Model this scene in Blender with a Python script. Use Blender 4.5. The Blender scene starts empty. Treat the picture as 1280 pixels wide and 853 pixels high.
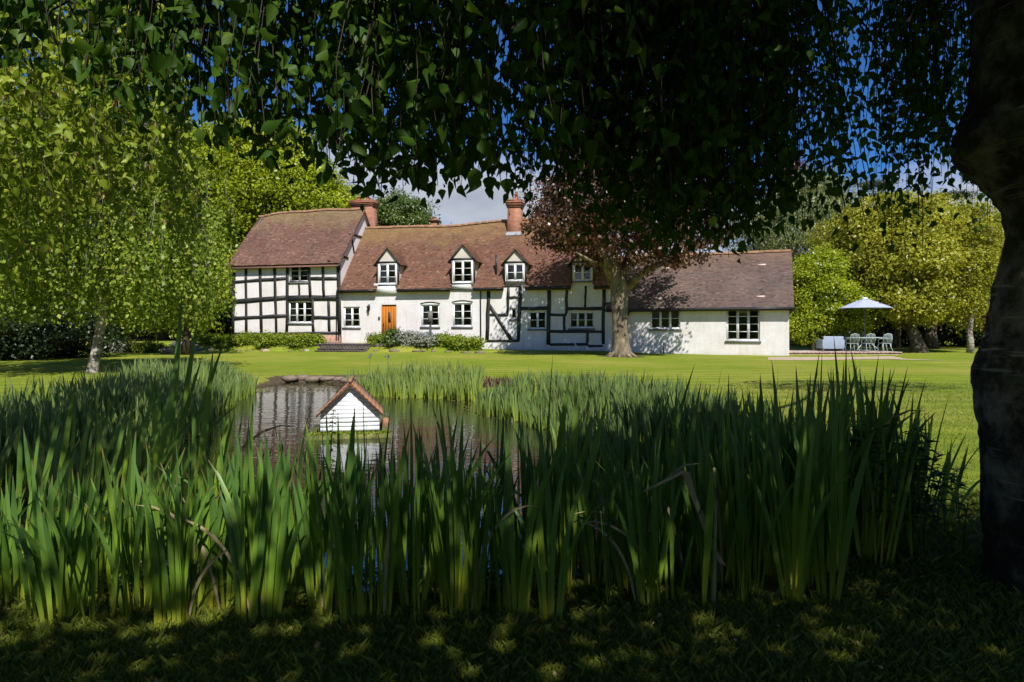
import bpy, math
import numpy as np
from mathutils import Vector, Matrix

rng = np.random.default_rng(7)
SC = bpy.context.scene
COL = SC.collection
PI = math.pi
R = math.radians

# ------------------------------------------------------------------ camera, light, sky, exposure
F = 800.0                      # focal length in photograph pixels (1280 wide)
CX, HY = 640.0, 410.0          # image centre column, horizon row
EYE = 1.4
cam_d = bpy.data.cameras.new('camera')
cam = bpy.data.objects.new('camera', cam_d)
COL.objects.link(cam)
cam.location = (0, 0, EYE)
cam.rotation_euler = (R(90), 0, 0)
cam_d.sensor_width = 36.0
cam_d.lens = 36.0 * F / 1280.0
cam_d.shift_y = -(426.5 - HY) / 1280.0
cam_d.clip_start = 0.05
cam_d.clip_end = 3000
SC.camera = cam

SUN_EL, SUN_AZ = R(50), R(16)   # sun behind the camera, a little to the right
to_sun = Vector((math.sin(SUN_AZ) * math.cos(SUN_EL), -math.cos(SUN_AZ) * math.cos(SUN_EL), math.sin(SUN_EL)))
sd = bpy.data.lights.new('sun', 'SUN')
sd.energy = 5.0
sd.angle = R(0.53)
sd.color = (1.0, 0.96, 0.895)
so = bpy.data.objects.new('sun', sd)
so.rotation_euler = to_sun.to_track_quat('Z', 'Y').to_euler()
so.location = (5, -20, 40)
COL.objects.link(so)

W = bpy.data.worlds.new('World')
SC.world = W
W.use_nodes = True
wt = W.node_tree
for n in list(wt.nodes):
    wt.nodes.remove(n)


def wn(t, **kw):
    n = wt.nodes.new(t)
    for k, v in kw.items():
        setattr(n, k, v)
    return n


sky = wn('ShaderNodeTexSky', sky_type='NISHITA', sun_disc=False)
sky.sun_elevation = SUN_EL
sky.sun_rotation = PI - SUN_AZ
sky.air_density = 1.0
sky.dust_density = 0.25
sky.ozone_density = 2.5
tint = wn('ShaderNodeMixRGB', blend_type='MULTIPLY')
tint.inputs[0].default_value = 1
tint.inputs[2].default_value = (0.27, 0.60, 1.06, 1)      # the deep blue of a polarised sky
wt.links.new(sky.outputs[0], tint.inputs[1])
tc = wn('ShaderNodeTexCoord')
mp = wn('ShaderNodeMapping')
mp.inputs['Scale'].default_value = (1.0, 1.0, 2.6)
mp.inputs['Location'].default_value = (3.3, 7.1, 1.1)
wt.links.new(tc.outputs['Generated'], mp.inputs['Vector'])
nz = wn('ShaderNodeTexNoise')
nz.inputs['Scale'].default_value = 2.6
nz.inputs['Detail'].default_value = 9
nz.inputs['Roughness'].default_value = 0.56
wt.links.new(mp.outputs[0], nz.inputs['Vector'])
sep = wn('ShaderNodeSeparateXYZ')
wt.links.new(tc.outputs['Generated'], sep.inputs[0])
low = wn('ShaderNodeMapRange')
low.inputs['From Min'].default_value = 0.05
low.inputs['From Max'].default_value = 0.42
low.inputs['To Min'].default_value = 0.225
low.inputs['To Max'].default_value = -0.16
wt.links.new(sep.outputs['Z'], low.inputs['Value'])
ad = wn('ShaderNodeMath', operation='ADD')
wt.links.new(nz.outputs['Fac'], ad.inputs[0])
wt.links.new(low.outputs[0], ad.inputs[1])
cr = wn('ShaderNodeValToRGB')
cr.color_ramp.elements[0].position = 0.50
cr.color_ramp.elements[1].position = 0.66
wt.links.new(ad.outputs[0], cr.inputs[0])
cc = wn('ShaderNodeValToRGB')
cc.color_ramp.elements[0].color = (6.6, 7.0, 7.8, 1)
cc.color_ramp.elements[1].color = (3.6, 4.0, 4.9, 1)
cc.color_ramp.elements[0].position = 0.50
cc.color_ramp.elements[1].position = 0.80
wt.links.new(ad.outputs[0], cc.inputs[0])
mx = wn('ShaderNodeMixRGB')
wt.links.new(cr.outputs[0], mx.inputs[0])
wt.links.new(tint.outputs[0], mx.inputs[1])
wt.links.new(cc.outputs[0], mx.inputs[2])
bg = wn('ShaderNodeBackground')
bg.inputs['Strength'].default_value = 0.078
wt.links.new(mx.outputs[0], bg.inputs['Color'])
wo = wn('ShaderNodeOutputWorld')
wt.links.new(bg.outputs[0], wo.inputs[0])

SC.view_settings.view_transform = 'Standard'
SC.view_settings.look = 'None'
SC.view_settings.exposure = 0.42
SC.view_settings.gamma = 1.0
SC.view_settings.use_curve_mapping = False
SC.render.engine = 'CYCLES'
SC.cycles.max_bounces = 6
SC.cycles.diffuse_bounces = 3
SC.cycles.glossy_bounces = 3
SC.cycles.transmission_bounces = 4
SC.cycles.transparent_max_bounces = 8
SC.cycles.use_denoising = True

# ------------------------------------------------------------------ geometry collector


class Geo:
    def __init__(self):
        self.v, self.n, self.loops, self.sizes, self.r, self.t, self.uv = [], 0, [], [], [], [], []

    def add(self, V, Fc, r=0.5, t=0.0, uv=None):
        V = np.asarray(V, float).reshape(-1, 3)
        Fc = np.asarray(Fc, int)
        self.v.append(V)
        self.loops.append((Fc + self.n).ravel())
        self.sizes.append(np.full(len(Fc), Fc.shape[1]))
        self.r.append(np.broadcast_to(np.asarray(r, float), (len(Fc),)).copy())
        self.t.append(np.broadcast_to(np.asarray(t, float), (len(V),)).copy())
        self.uv.append(np.zeros((len(V), 3)) if uv is None else np.asarray(uv, float).reshape(-1, 3))
        self.n += len(V)
        return self

    def hexa(self, V8, r=0.5, uv=None):
        # V8: bottom ring 0-3 counter-clockwise seen from outside below..., top ring 4-7
        Fc = [(0, 3, 2, 1), (4, 5, 6, 7), (0, 1, 5, 4), (1, 2, 6, 5), (2, 3, 7, 6), (3, 0, 4, 7)]
        return self.add(V8, Fc, r, uv=uv)

    def box(self, c, h, rz=0.0, r=0.5):
        c = np.asarray(c, float)
        s = np.array([(-1, -1, -1), (1, -1, -1), (1, 1, -1), (-1, 1, -1), (-1, -1, 1), (1, -1, 1), (1, 1, 1), (-1, 1, 1)], float) * np.asarray(h, float)
        if rz:
            k, q = math.cos(rz), math.sin(rz)
            s = s @ np.array([[k, q, 0], [-q, k, 0], [0, 0, 1]])
        return self.hexa(s + c, r)

    def tube(self, pts, rad, sides=8, r=0.5, caps=True, lump=0.0):
        pts = np.asarray(pts, float)
        n = len(pts)
        rad = np.broadcast_to(np.asarray(rad, float), (n,))
        T = np.gradient(pts, axis=0)
        T /= np.linalg.norm(T, axis=1)[:, None] + 1e-9
        ref = np.array([0, 0, 1.0]) if abs(T[0][2]) < 0.9 else np.array([1.0, 0, 0])
        V = []
        A = np.cross(T[0], ref)
        A /= np.linalg.norm(A)
        ang = np.arange(sides) * 2 * PI / sides
        for i in range(n):
            A = A - T[i] * (A @ T[i])
            A /= np.linalg.norm(A) + 1e-9
            B = np.cross(T[i], A)
            rr = rad[i] * (1 + (lump * rng.normal(size=sides) if lump else 0))
            V.append(pts[i] + (np.cos(ang) * rr)[:, None] * A + (np.sin(ang) * rr)[:, None] * B)
        V = np.concatenate(V)
        i, j = np.meshgrid(np.arange(n - 1), np.arange(sides), indexing='ij')
        a = (i * sides + j).ravel()
        b = (i * sides + (j + 1) % sides).ravel()
        Fq = np.stack([a, b, b + sides, a + sides], 1)
        tt = np.repeat(np.linspace(0, 1, n), sides)
        base = self.n
        self.add(V, Fq, r, tt)
        if caps:
            self.loops.append(base + np.arange(sides)[::-1])
            self.loops.append(base + (n - 1) * sides + np.arange(sides))
            self.sizes.append(np.array([sides, sides]))
            self.r.append(np.full(2, 0.5))
        return self

    def mesh(self, name, mat, off=(0, 0, 0), smooth=False):
        V = np.concatenate(self.v) - np.asarray(off, float)
        L = np.concatenate(self.loops)
        S = np.concatenate(self.sizes)
        me = bpy.data.meshes.new(name)
        me.vertices.add(len(V))
        me.vertices.foreach_set('co', V.ravel())
        me.loops.add(len(L))
        me.loops.foreach_set('vertex_index', L.astype(np.int32))
        me.polygons.add(len(S))
        st = np.concatenate([[0], np.cumsum(S)[:-1]])
        me.polygons.foreach_set('loop_start', st.astype(np.int32))
        me.polygons.foreach_set('loop_total', S.astype(np.int32))
        if smooth:
            me.polygons.foreach_set('use_smooth', np.ones(len(S), bool))
        a = me.attributes.new('rnd', 'FLOAT', 'FACE')
        a.data.foreach_set('value', np.concatenate(self.r).astype(np.float32))
        a = me.attributes.new('t', 'FLOAT', 'POINT')
        a.data.foreach_set('value', np.concatenate(self.t).astype(np.float32))
        a = me.attributes.new('wuv', 'FLOAT_VECTOR', 'POINT')
        a.data.foreach_set('vector', np.concatenate(self.uv).astype(np.float32).ravel())
        me.update(calc_edges=True)
        me.materials.append(mat)
        return me

    def build(self, name, mat, parent=None, smooth=False, **tags):
        off = parent_loc(parent) if parent is not None else tags.pop('loc', (0, 0, 0))
        tags.pop('loc', None)
        o = bpy.data.objects.new(name, self.mesh(name, mat, off, smooth))
        COL.objects.link(o)
        if parent is not None:
            o.parent = parent
        else:
            o.location = off
        for k, v in tags.items():
            o[k] = v
        return o


def parent_loc(p):
    l = np.zeros(3)
    while p is not None:
        l = l + np.array(p.location)
        p = p.parent
    return l


def thing(name, label, cat, loc, group=None, rz=0.0):
    o = bpy.data.objects.new(name, None)
    COL.objects.link(o)
    o.location = loc
    o.rotation_euler = (0, 0, rz)
    o.empty_display_size = 0.2
    o['label'] = label
    o['category'] = cat
    if group:
        o['group'] = group
    return o


# ------------------------------------------------------------------ materials
class Mat:
    def __init__(self, name):
        self.m = bpy.data.materials.new(name)
        self.m.use_nodes = True
        self.t = self.m.node_tree
        self.p = self.t.nodes['Principled BSDF']
        self.out = self.t.nodes['Material Output']

    def n(self, t, **kw):
        n = self.t.nodes.new(t)
        for k, v in kw.items():
            setattr(n, k, v)
        return n

    def l(self, a, b):
        self.t.links.new(a, b)

    def attr(self, name):
        return self.n('ShaderNodeAttribute', attribute_name=name)

    def noise(self, scale, detail=6, rough=0.55, vec=None, stretch=None):
        n = self.n('ShaderNodeTexNoise')
        n.inputs['Scale'].default_value = scale
        n.inputs['Detail'].default_value = detail
        n.inputs['Roughness'].default_value = rough
        if vec is None:
            vec = self.n('ShaderNodeTexCoord').outputs['Object']
        if stretch is not None:
            mp = self.n('ShaderNodeMapping')
            mp.inputs['Scale'].default_value = stretch
            self.l(vec, mp.inputs['Vector'])
            vec = mp.outputs[0]
        self.l(vec, n.inputs['Vector'])
        return n.outputs['Fac']

    def ramp(self, fac, stops):
        r = self.n('ShaderNodeValToRGB')
        e = r.color_ramp.elements
        while len(e) < len(stops):
            e.new(0.5)
        for k, (p, c) in enumerate(stops):
            e[k].position = p
            e[k].color = (*c, 1) if len(c) == 3 else c
        self.l(fac, r.inputs[0])
        return r.outputs[0]

    def mix(self, fac, a, b, mode='MIX'):
        m = self.n('ShaderNodeMixRGB', blend_type=mode)
        for s, v in zip(m.inputs, (fac, a, b)):
            if hasattr(v, 'is_linked'):
                self.l(v, s)
            elif isinstance(v, (int, float)):
                s.default_value = v if s.type == 'VALUE' else (v, v, v, 1)
            else:
                s.default_value = (*v, 1)
        return m.outputs[0]

    def math(self, op, a, b=0.0):
        m = self.n('ShaderNodeMath', operation=op)
        for s, v in zip(m.inputs, (a, b)):
            if hasattr(v, 'is_linked'):
                self.l(v, s)
            else:
                s.default_value = v
        return m.outputs[0]

    def bump(self, h, strength=0.5, dist=0.01, into=None):
        b = self.n('ShaderNodeBump')
        b.inputs['Strength'].default_value = strength
        b.inputs['Distance'].default_value = dist
        self.l(h, b.inputs['Height'])
        self.l(b.outputs[0], (into or self.p).inputs['Normal'])
        return b.outputs[0]

    def set(self, col=None, rough=0.6, metal=0.0, spec=0.5):
        if col is not None:
            if hasattr(col, 'is_linked'):
                self.l(col, self.p.inputs['Base Color'])
            else:
                self.p.inputs['Base Color'].default_value = (*col, 1)
        self.p.inputs['Roughness'].default_value = rough
        self.p.inputs['Metallic'].default_value = metal
        self.p.inputs['Specular IOR Level'].default_value = spec
        return self


def plain(name, col, rough=0.6, metal=0.0, spec=0.5, var=0.12, scale=6.0):
    m = Mat(name)
    f = m.noise(scale, 6)
    c = m.ramp(f, [(0.3, tuple(x * (1 - var) for x in col)), (0.7, tuple(min(1, x * (1 + var)) for x in col))])
    m.set(c, rough, metal, spec)
    m.bump(m.noise(scale * 8, 4), 0.15, 0.004)
    return m.m


def leaf_mat(name, dark, mid, light, transl=0.35, gloss=0.06, rough=0.4, attr='rnd', big=0.35):
    """Leaf: diffuse + translucent + a thin gloss; the colour varies from leaf to leaf and slowly over the plant."""
    m = Mat(name)
    a = m.attr(attr).outputs['Fac']
    nz_ = m.noise(big, 3)
    f = m.math('ADD', m.math('MULTIPLY', a, 0.72), m.math('MULTIPLY', nz_, 0.28))
    c = m.ramp(f, [(0.12, dark), (0.48, mid), (0.88, light)])
    d = m.n('ShaderNodeBsdfDiffuse')
    tr = m.n('ShaderNodeBsdfTranslucent')
    g = m.n('ShaderNodeBsdfGlossy')
    g.inputs['Roughness'].default_value = rough
    m.l(c, d.inputs['Color'])
    hs = m.n('ShaderNodeHueSaturation')
    hs.inputs['Hue'].default_value = 0.488
    hs.inputs['Value'].default_value = 1.5
    m.l(c, hs.inputs['Color'])
    m.l(hs.outputs[0], tr.inputs['Color'])
    s1 = m.n('ShaderNodeMixShader')
    s1.inputs[0].default_value = transl
    m.l(d.outputs[0], s1.inputs[1])
    m.l(tr.outputs[0], s1.inputs[2])
    s2 = m.n('ShaderNodeMixShader')
    s2.inputs[0].default_value = gloss
    m.l(s1.outputs[0], s2.inputs[1])
    m.l(g.outputs[0], s2.inputs[2])
    m.l(s2.outputs[0], m.out.inputs['Surface'])
    return m.m


def painted_brick(name, col, strength=0.35, mortar=0.93):
    m = Mat(name)
    uv = m.attr('wuv').outputs['Vector']
    b = m.n('ShaderNodeTexBrick')
    m.l(uv, b.inputs['Vector'])
    b.inputs['Scale'].default_value = 1.0
    b.inputs['Brick Width'].default_value = 0.23
    b.inputs['Row Height'].default_value = 0.078
    b.inputs['Mortar Size'].default_value = 0.008
    b.inputs['Mortar Smooth'].default_value = 0.4
    b.inputs['Color1'].default_value = (*col, 1)
    b.inputs['Color2'].default_value = (*[x * 0.95 for x in col], 1)
    b.inputs['Mortar'].default_value = (*[x * mortar for x in col], 1)
    st = m.ramp(m.noise(0.9, 8, 0.62), [(0.30, (0.88, 0.85, 0.79)), (0.6, (1, 1, 1))])
    sx = m.n('ShaderNodeSeparateXYZ')
    m.l(uv, sx.inputs[0])
    streak = m.noise(5, 5, 0.6, uv, (1.3, 0.15, 1))
    st2 = m.ramp(streak, [(0.32, (0.90, 0.885, 0.85)), (0.52, (1, 1, 1))])
    # weather splash and green stain near the foot of the wall
    foot = m.ramp(m.math('ADD', sx.outputs['Y'], m.math('MULTIPLY', m.noise(2.2, 6), 0.7)), [(0.35, (0.80, 0.77, 0.70)), (0.85, (1, 1, 1))])
    c = m.mix(1.0, b.outputs['Color'], st, 'MULTIPLY')
    c = m.mix(1.0, c, st2, 'MULTIPLY')
    c = m.mix(1.0, c, foot, 'MULTIPLY')
    m.set(c, 0.75, spec=0.3)
    h = m.math('ADD', m.math('MULTIPLY', b.outputs['Fac'], -1.0), m.math('MULTIPLY', m.noise(30, 4), 0.5))
    m.bump(h, strength, 0.012)
    return m.m


def red_brick(name, c1, c2, mort):
    m = Mat(name)
    uv = m.attr('wuv').outputs['Vector']
    b = m.n('ShaderNodeTexBrick')
    m.l(uv, b.inputs['Vector'])
    b.inputs['Scale'].default_value = 1.0
    b.inputs['Brick Width'].default_value = 0.22
    b.inputs['Row Height'].default_value = 0.078
    b.inputs['Mortar Size'].default_value = 0.011
    b.inputs['Color1'].default_value = (*c1, 1)
    b.inputs['Color2'].default_value = (*c2, 1)
    b.inputs['Mortar'].default_value = (*mort, 1)
    f = m.noise(3.0, 6)
    c = m.mix(1.0, b.outputs['Color'], m.ramp(f, [(0.3, (0.7, 0.68, 0.66)), (0.7, (1.15, 1.1, 1.05))]), 'MULTIPLY')
    c = m.mix(m.ramp(m.noise(2.1, 8, 0.7), [(0.58, (0, 0, 0)), (0.72, (0.6, 0.6, 0.6))]), c, (0.42, 0.34, 0.16))
    m.set(c, 0.85, spec=0.2)
    m.bump(m.math('MULTIPLY', b.outputs['Fac'], -1.0), 0.6, 0.012)
    return m.m


def tile_mat(name, cols, lichen, amount):
    m = Mat(name)
    a = m.attr('rnd').outputs['Fac']
    c = m.ramp(a, [(k / (len(cols) - 1), q) for k, q in enumerate(cols)])
    big = m.ramp(m.noise(0.7, 7, 0.62), [(0.3, (0.82, 0.82, 0.83)), (0.68, (1.15, 1.13, 1.10))])
    c = m.mix(1.0, c, big, 'MULTIPLY')
    spots = m.ramp(m.noise(7.5, 5, 0.6), [(0.62, (0, 0, 0)), (0.70, (1, 1, 1))])
    uvz = m.n('ShaderNodeSeparateXYZ')
    m.l(m.attr('wuv').outputs['Vector'], uvz.inputs[0])
    ridge = m.ramp(m.math('ADD', uvz.outputs['Y'], m.math('MULTIPLY', m.math('SUBTRACT', m.noise(1.2, 6, 0.65), 0.5), 0.9)), [(0.62, (0, 0, 0)), (1.05, (1, 1, 1))])
    c = m.mix(m.math('MULTIPLY', ridge, amount), c, lichen)
    c = m.mix(m.math('MULTIPLY', spots, 0.55), c, (0.34, 0.30, 0.22))
    m.set(c, 0.85, spec=0.25)
    m.bump(m.noise(60, 3), 0.3, 0.004)
    return m.m


def birch_bark(name):
    m = Mat(name)
    f = m.noise(4.2, 10, 0.7, None, (1, 1, 0.8))
    c = m.ramp(f, [(0.36, (0.020, 0.017, 0.014)), (0.47, (0.07, 0.058, 0.045)), (0.63, (0.34, 0.29, 0.225))])
    ln = m.noise(3.5, 6, 0.6, None, (0.7, 0.7, 9.0))
    c = m.mix(m.ramp(ln, [(0.62, (0, 0, 0)), (0.68, (0.8, 0.8, 0.8))]), c, (0.42, 0.37, 0.30))
    ms = m.ramp(m.noise(2.0, 7, 0.65), [(0.54, (0, 0, 0)), (0.66, (0.7, 0.7, 0.7))])
    c = m.mix(ms, c, (0.075, 0.095, 0.030))
    m.set(c, 0.9, spec=0.15)
    m.bump(m.math('ADD', m.noise(16, 8, 0.72, None, (1, 1, 0.5)), m.math('MULTIPLY', ln, 0.5)), 1.0, 0.035)
    return m.m


def bark_mat(name, c1, c2, c3, sc=6.0, stretch=(1, 1, 0.3)):
    m = Mat(name)
    f = m.noise(sc, 9, 0.65, None, stretch)
    c = m.ramp(f, [(0.34, c1), (0.52, c2), (0.70, c3)])
    m.set(c, 0.9, spec=0.15)
    m.bump(m.noise(sc * 2.5, 8, 0.7, None, stretch), 0.9, 0.03)
    return m.m


M = {}
M['white_brick'] = painted_brick('white painted brick', (0.765, 0.735, 0.740))
M['render'] = painted_brick('limewashed infill', (0.76, 0.725, 0.715), 0.10, 0.99)
M['beam'] = plain('black oak', (0.022, 0.021, 0.021), 0.6, var=0.5, scale=5)
M['white_paint'] = plain('white window paint', (0.80, 0.80, 0.80), 0.35, var=0.03)
M['sill'] = plain('grey sill', (0.16, 0.16, 0.17), 0.7)
M['black_metal'] = plain('black iron', (0.018, 0.018, 0.020), 0.45)
M['oak_door'] = bark_mat('oak door', (0.40, 0.135, 0.018), (0.47, 0.165, 0.025), (0.53, 0.20, 0.035), 5, (6, 6, 0.5))
M['door_frame'] = plain('brown frame', (0.22, 0.10, 0.03), 0.5)
M['lead'] = plain('lead', (0.30, 0.31, 0.33), 0.6)
M['brick'] = red_brick('orange brick', (0.40, 0.125, 0.055), (0.30, 0.10, 0.05), (0.30, 0.26, 0.21))
M['pink_brick'] = red_brick('pinkish plinth brick', (0.50, 0.27, 0.20), (0.42, 0.18, 0.12), (0.48, 0.42, 0.36))
M['dark_brick'] = red_brick('dark blue brick', (0.085, 0.066, 0.066), (0.06, 0.05, 0.052), (0.20, 0.18, 0.16))
M['pot'] = plain('clay pot', (0.36, 0.13, 0.06), 0.8)
M['dark'] = plain('dark interior', (0.03, 0.028, 0.026), 0.9)
M['curtain'] = plain('white curtain', (0.75, 0.74, 0.71), 0.9)
M['tile_brown'] = tile_mat('brown clay tiles', [(0.125, 0.066, 0.050), (0.172, 0.088, 0.066), (0.205, 0.106, 0.078), (0.165, 0.105, 0.084), (0.29, 0.175, 0.125)], (0.30, 0.235, 0.10), 0.55)
M['tile_red'] = tile_mat('red brown clay tiles', [(0.130, 0.062, 0.044), (0.185, 0.086, 0.057), (0.225, 0.108, 0.070), (0.165, 0.098, 0.073), (0.32, 0.175, 0.108)], (0.34, 0.22, 0.085), 0.6)
M['tile_grey'] = tile_mat('grey brown tiles', [(0.10, 0.073, 0.068), (0.14, 0.097, 0.088), (0.17, 0.112, 0.097), (0.125, 0.103, 0.099), (0.215, 0.145, 0.115)], (0.30, 0.17, 0.09), 0.3)
M['ridge'] = plain('ridge tile clay', (0.27, 0.145, 0.075), 0.85, var=0.4, scale=3)

g = Mat('window glass')
tr_ = g.n('ShaderNodeBsdfTransparent')
tr_.inputs['Color'].default_value = (0.62, 0.66, 0.66, 1)
gl_ = g.n('ShaderNodeBsdfGlossy')
gl_.inputs['Roughness'].default_value = 0.03
fr_ = g.n('ShaderNodeFresnel')
fr_.inputs['IOR'].default_value = 1.55
ms_ = g.n('ShaderNodeMixShader')
g.l(g.math('ADD', g.math('MULTIPLY', fr_.outputs[0], 1.6), 0.04), ms_.inputs[0])
g.l(tr_.outputs[0], ms_.inputs[1])
g.l(gl_.outputs[0], ms_.inputs[2])
g.l(ms_.outputs[0], g.out.inputs['Surface'])
g.bump(g.noise(1.7, 2), 0.12, 0.02, gl_)
M['glass'] = g.m

# ------------------------------------------------------------------ ground and pond


def sstep(a, b, x):
    t = np.clip((x - a) / (b - a), 0, 1)
    return t * t * (3 - 2 * t)


TH = R(14.0)
HO = np.array([-7.5, 39.0])               # the doorway, on the plane of the long front wall
EX = np.array([math.cos(TH), -math.sin(TH)])
EN = np.array([-math.sin(TH), -math.cos(TH)])
WATER = -0.15
POND = np.array([(-6.3, 18.1), (-4.2, 18.6), (-3.6, 17.9), (-3.45, 15.0), (-2.3, 14.3), (-1.0, 14.0), (-0.7, 12.6), (-0.2, 11.3),
                 (0.45, 10.6), (0.85, 9.3), (0.95, 8.0), (1.5, 6.4), (1.9, 4.9), (1.2, 4.05), (-0.4, 3.75), (-1.6, 3.7), (-3.0, 4.0), (-4.1, 5.6),
                 (-4.5, 7.4), (-4.75, 9.2), (-5.6, 11.4), (-6.2, 14.0), (-6.6, 16.2)])


def poly_sd(x, y, P):
    """Signed distance to a polygon, negative inside."""
    x, y = np.asarray(x, float), np.asarray(y, float)
    d = np.full(x.shape, 1e9)
    ins = np.zeros(x.shape, bool)
    n = len(P)
    for i in range(n):
        a, b = P[i], P[(i + 1) % n]
        e = b - a
        wx, wy = x - a[0], y - a[1]
        t = np.clip((wx * e[0] + wy * e[1]) / (e @ e), 0, 1)
        d = np.minimum(d, np.hypot(wx - e[0] * t, wy - e[1] * t))
        c = (a[1] > y) != (b[1] > y)
        with np.errstate(divide='ignore', invalid='ignore'):
            xi = (b[0] - a[0]) * (y - a[1]) / (b[1] - a[1]) + a[0]
        ins ^= c & (x < xi)
    return np.where(ins, -d, d)


def ground_z(x, y):
    x, y = np.asarray(x, float), np.asarray(y, float)
    u = (x - HO[0]) * EX[0] + (y - HO[1]) * EX[1]
    w = (x - HO[0]) * EN[0] + (y - HO[1]) * EN[1]
    Hh = np.interp(u, [-60, -8, 3.5, 5.5, 12.5, 16], [0.45, 0.45, 0.45, 0.17, 0.12, 0.0])
    z = Hh * sstep(2.4, 1.3, w)
    z = z + np.clip(-w - 4, 0, 60) * 0.024 * sstep(-7, -10, u)
    z = z + 0.03 * np.sin(x * 0.35 + 1) * np.sin(y * 0.28) + 0.012 * np.sin(x * 1.3) * np.cos(y * 1.7 + 2)
    s = poly_sd(x, y, POND)
    z = np.where(s < 0.55, z * sstep(0, 0.55, s) + (-0.24) * (1 - sstep(-0.1, 0.5, s)), z)
    z = np.where(s < 0, np.minimum(z, -0.24 - np.clip(-s, 0, 1.2) * 0.5), z)
    return z


def gz(x, y):
    return float(ground_z(np.array([x]), np.array([y]))[0])


def gpt(px, py, z=0.0):
    """Ground point seen at a photograph pixel on level z."""
    d = (EYE - z) * F / (py - HY)
    return np.array([(px - CX) / F * d, d, z])


def at(px, d):
    """Point above the ground at a photograph column and a distance."""
    x = (px - CX) / F * d
    return np.array([x, d, gz(x, d)])


def zof(py, d):
    return EYE + (HY - py) / F * d


def axis(parts):
    return np.unique(np.concatenate([np.linspace(a, b, n) for a, b, n in parts]))


gx = axis([(-600, -120, 13), (-120, -30, 40), (-30, -10, 60), (-10, 10, 160), (10, 40, 80), (40, 120, 30), (120, 600, 13)])
gy = axis([(-200, -5, 20), (-5, 1.5, 26), (1.5, 20, 170), (20, 50, 110), (50, 130, 40), (130, 900, 16)])
X, Y = np.meshgrid(gx, gy)
Z = ground_z(X, Y)
S = poly_sd(X, Y, POND)
nx, ny = len(gx), len(gy)
i, j = np.meshgrid(np.arange(ny - 1), np.arange(nx - 1), indexing='ij')
a = (i * nx + j).ravel()
# wear on the turf: bare soil at the water's edge, under the near trees and at the foot of the maple
soil = 1 - sstep(0.05, 0.5, np.abs(S + 0.0))
mp_ = gpt(776, 446)
soil = np.maximum(soil, 1 - sstep(0.6, 1.3, np.hypot((X - mp_[0]) * 0.8, Y - mp_[1])))
soil = np.maximum(soil, 0.75 * (1 - sstep(0.4, 1.6, np.hypot(X - 2.7, Y - 3.4))))
soil = np.maximum(soil, np.where((X > -9) & (X < -1) & (Y > 17.6) & (Y < 19.4), 1 - sstep(0.2, 0.75, np.abs(S)), 0))
ge = Geo()
ge.add(np.stack([X, Y, Z], -1).reshape(-1, 3), np.stack([a, a + 1, a + nx + 1, a + nx], 1), t=soil.ravel())

m = Mat('lawn turf')
co = m.n('ShaderNodeTexCoord').outputs['Object']
fine = m.noise(38, 6, 0.7, co, (1, 1.0, 1))
mid = m.noise(1.7, 9, 0.72, co, (0.55, 1.25, 1))
big = m.noise(0.22, 4, 0.5, co)
c = m.ramp(mid, [(0.30, (0.075, 0.130, 0.010)), (0.50, (0.190, 0.243, 0.018)), (0.70, (0.320, 0.330, 0.042))])
c = m.mix(0.55, c, m.ramp(fine, [(0.35, (0.105, 0.152, 0.012)), (0.65, (0.265, 0.310, 0.034))]))
c = m.mix(m.ramp(big, [(0.45, (0, 0, 0)), (0.66, (0.5, 0.5, 0.5))]), c, (0.36, 0.31, 0.07))
# mowing stripes, faint
wv = m.n('ShaderNodeTexWave', wave_type='BANDS', bands_direction='Y')
wv.inputs['Scale'].default_value = 0.34
wv.inputs['Distortion'].default_value = 2.5
wv.inputs['Detail'].default_value = 3
m.l(co, wv.inputs['Vector'])
c = m.mix(1.0, c, m.ramp(wv.outputs['Fac'], [(0.3, (0.86, 0.90, 0.86)), (0.7, (1.07, 1.07, 1.0))]), 'MULTIPLY')
dirt = m.ramp(m.noise(14, 8, 0.7), [(0.3, (0.045, 0.034, 0.022)), (0.7, (0.14, 0.105, 0.065))])
sf = m.math('ADD', m.attr('t').outputs['Fac'], m.math('MULTIPLY', m.math('SUBTRACT', m.noise(5, 6, 0.65), 0.5), 0.9))
c = m.mix(m.ramp(sf, [(0.42, (0, 0, 0)), (0.62, (1, 1, 1))]), c, dirt)
m.set(c, 0.95, spec=0.1)
m.bump(m.math('ADD', m.noise(90, 4, 0.7), m.math('MULTIPLY', m.noise(9, 5), 0.8)), 0.8, 0.03)
M['lawn'] = m.m
ge.build('lawn', M['lawn'], None, True, kind='structure', label='mown green lawn running from the pond up to the house')

# water
m = Mat('pond water')
m.p.inputs['Base Color'].default_value = (0.012, 0.014, 0.008, 1)
m.p.inputs['Roughness'].default_value = 0.015
m.p.inputs['IOR'].default_value = 1.65
m.p.inputs['Specular IOR Level'].default_value = 1.0
co = m.n('ShaderNodeTexCoord').outputs['Object']
rp = m.math('ADD', m.noise(5.5, 3, 0.5, co, (0.45, 1.7, 1)), m.math('MULTIPLY', m.noise(1.3, 2, 0.5, co, (0.6, 1.4, 1)), 1.2))
m.bump(rp, 0.10, 0.06)
M['water'] = m.m
Pw = POND.copy()
cen = Pw.mean(0)
xs = np.arange(-7.4, 3.2, 0.2)
ys = np.arange(3.0, 19.4, 0.2)
X, Y = np.meshgrid(xs, ys)
keep = poly_sd(X[:-1, :-1] + .1, Y[:-1, :-1] + .1, POND) < 0.75
i, j = np.nonzero(keep)
a = i * len(xs) + j
ge = Geo()
ge.add(np.stack([X, Y, np.full_like(X, WATER)], -1).reshape(-1, 3), np.stack([a, a + 1, a + len(xs) + 1, a + len(xs)], 1))
ge.build('pond_water', M['water'], None, True, kind='structure', label='still garden pond reflecting the house')

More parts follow.
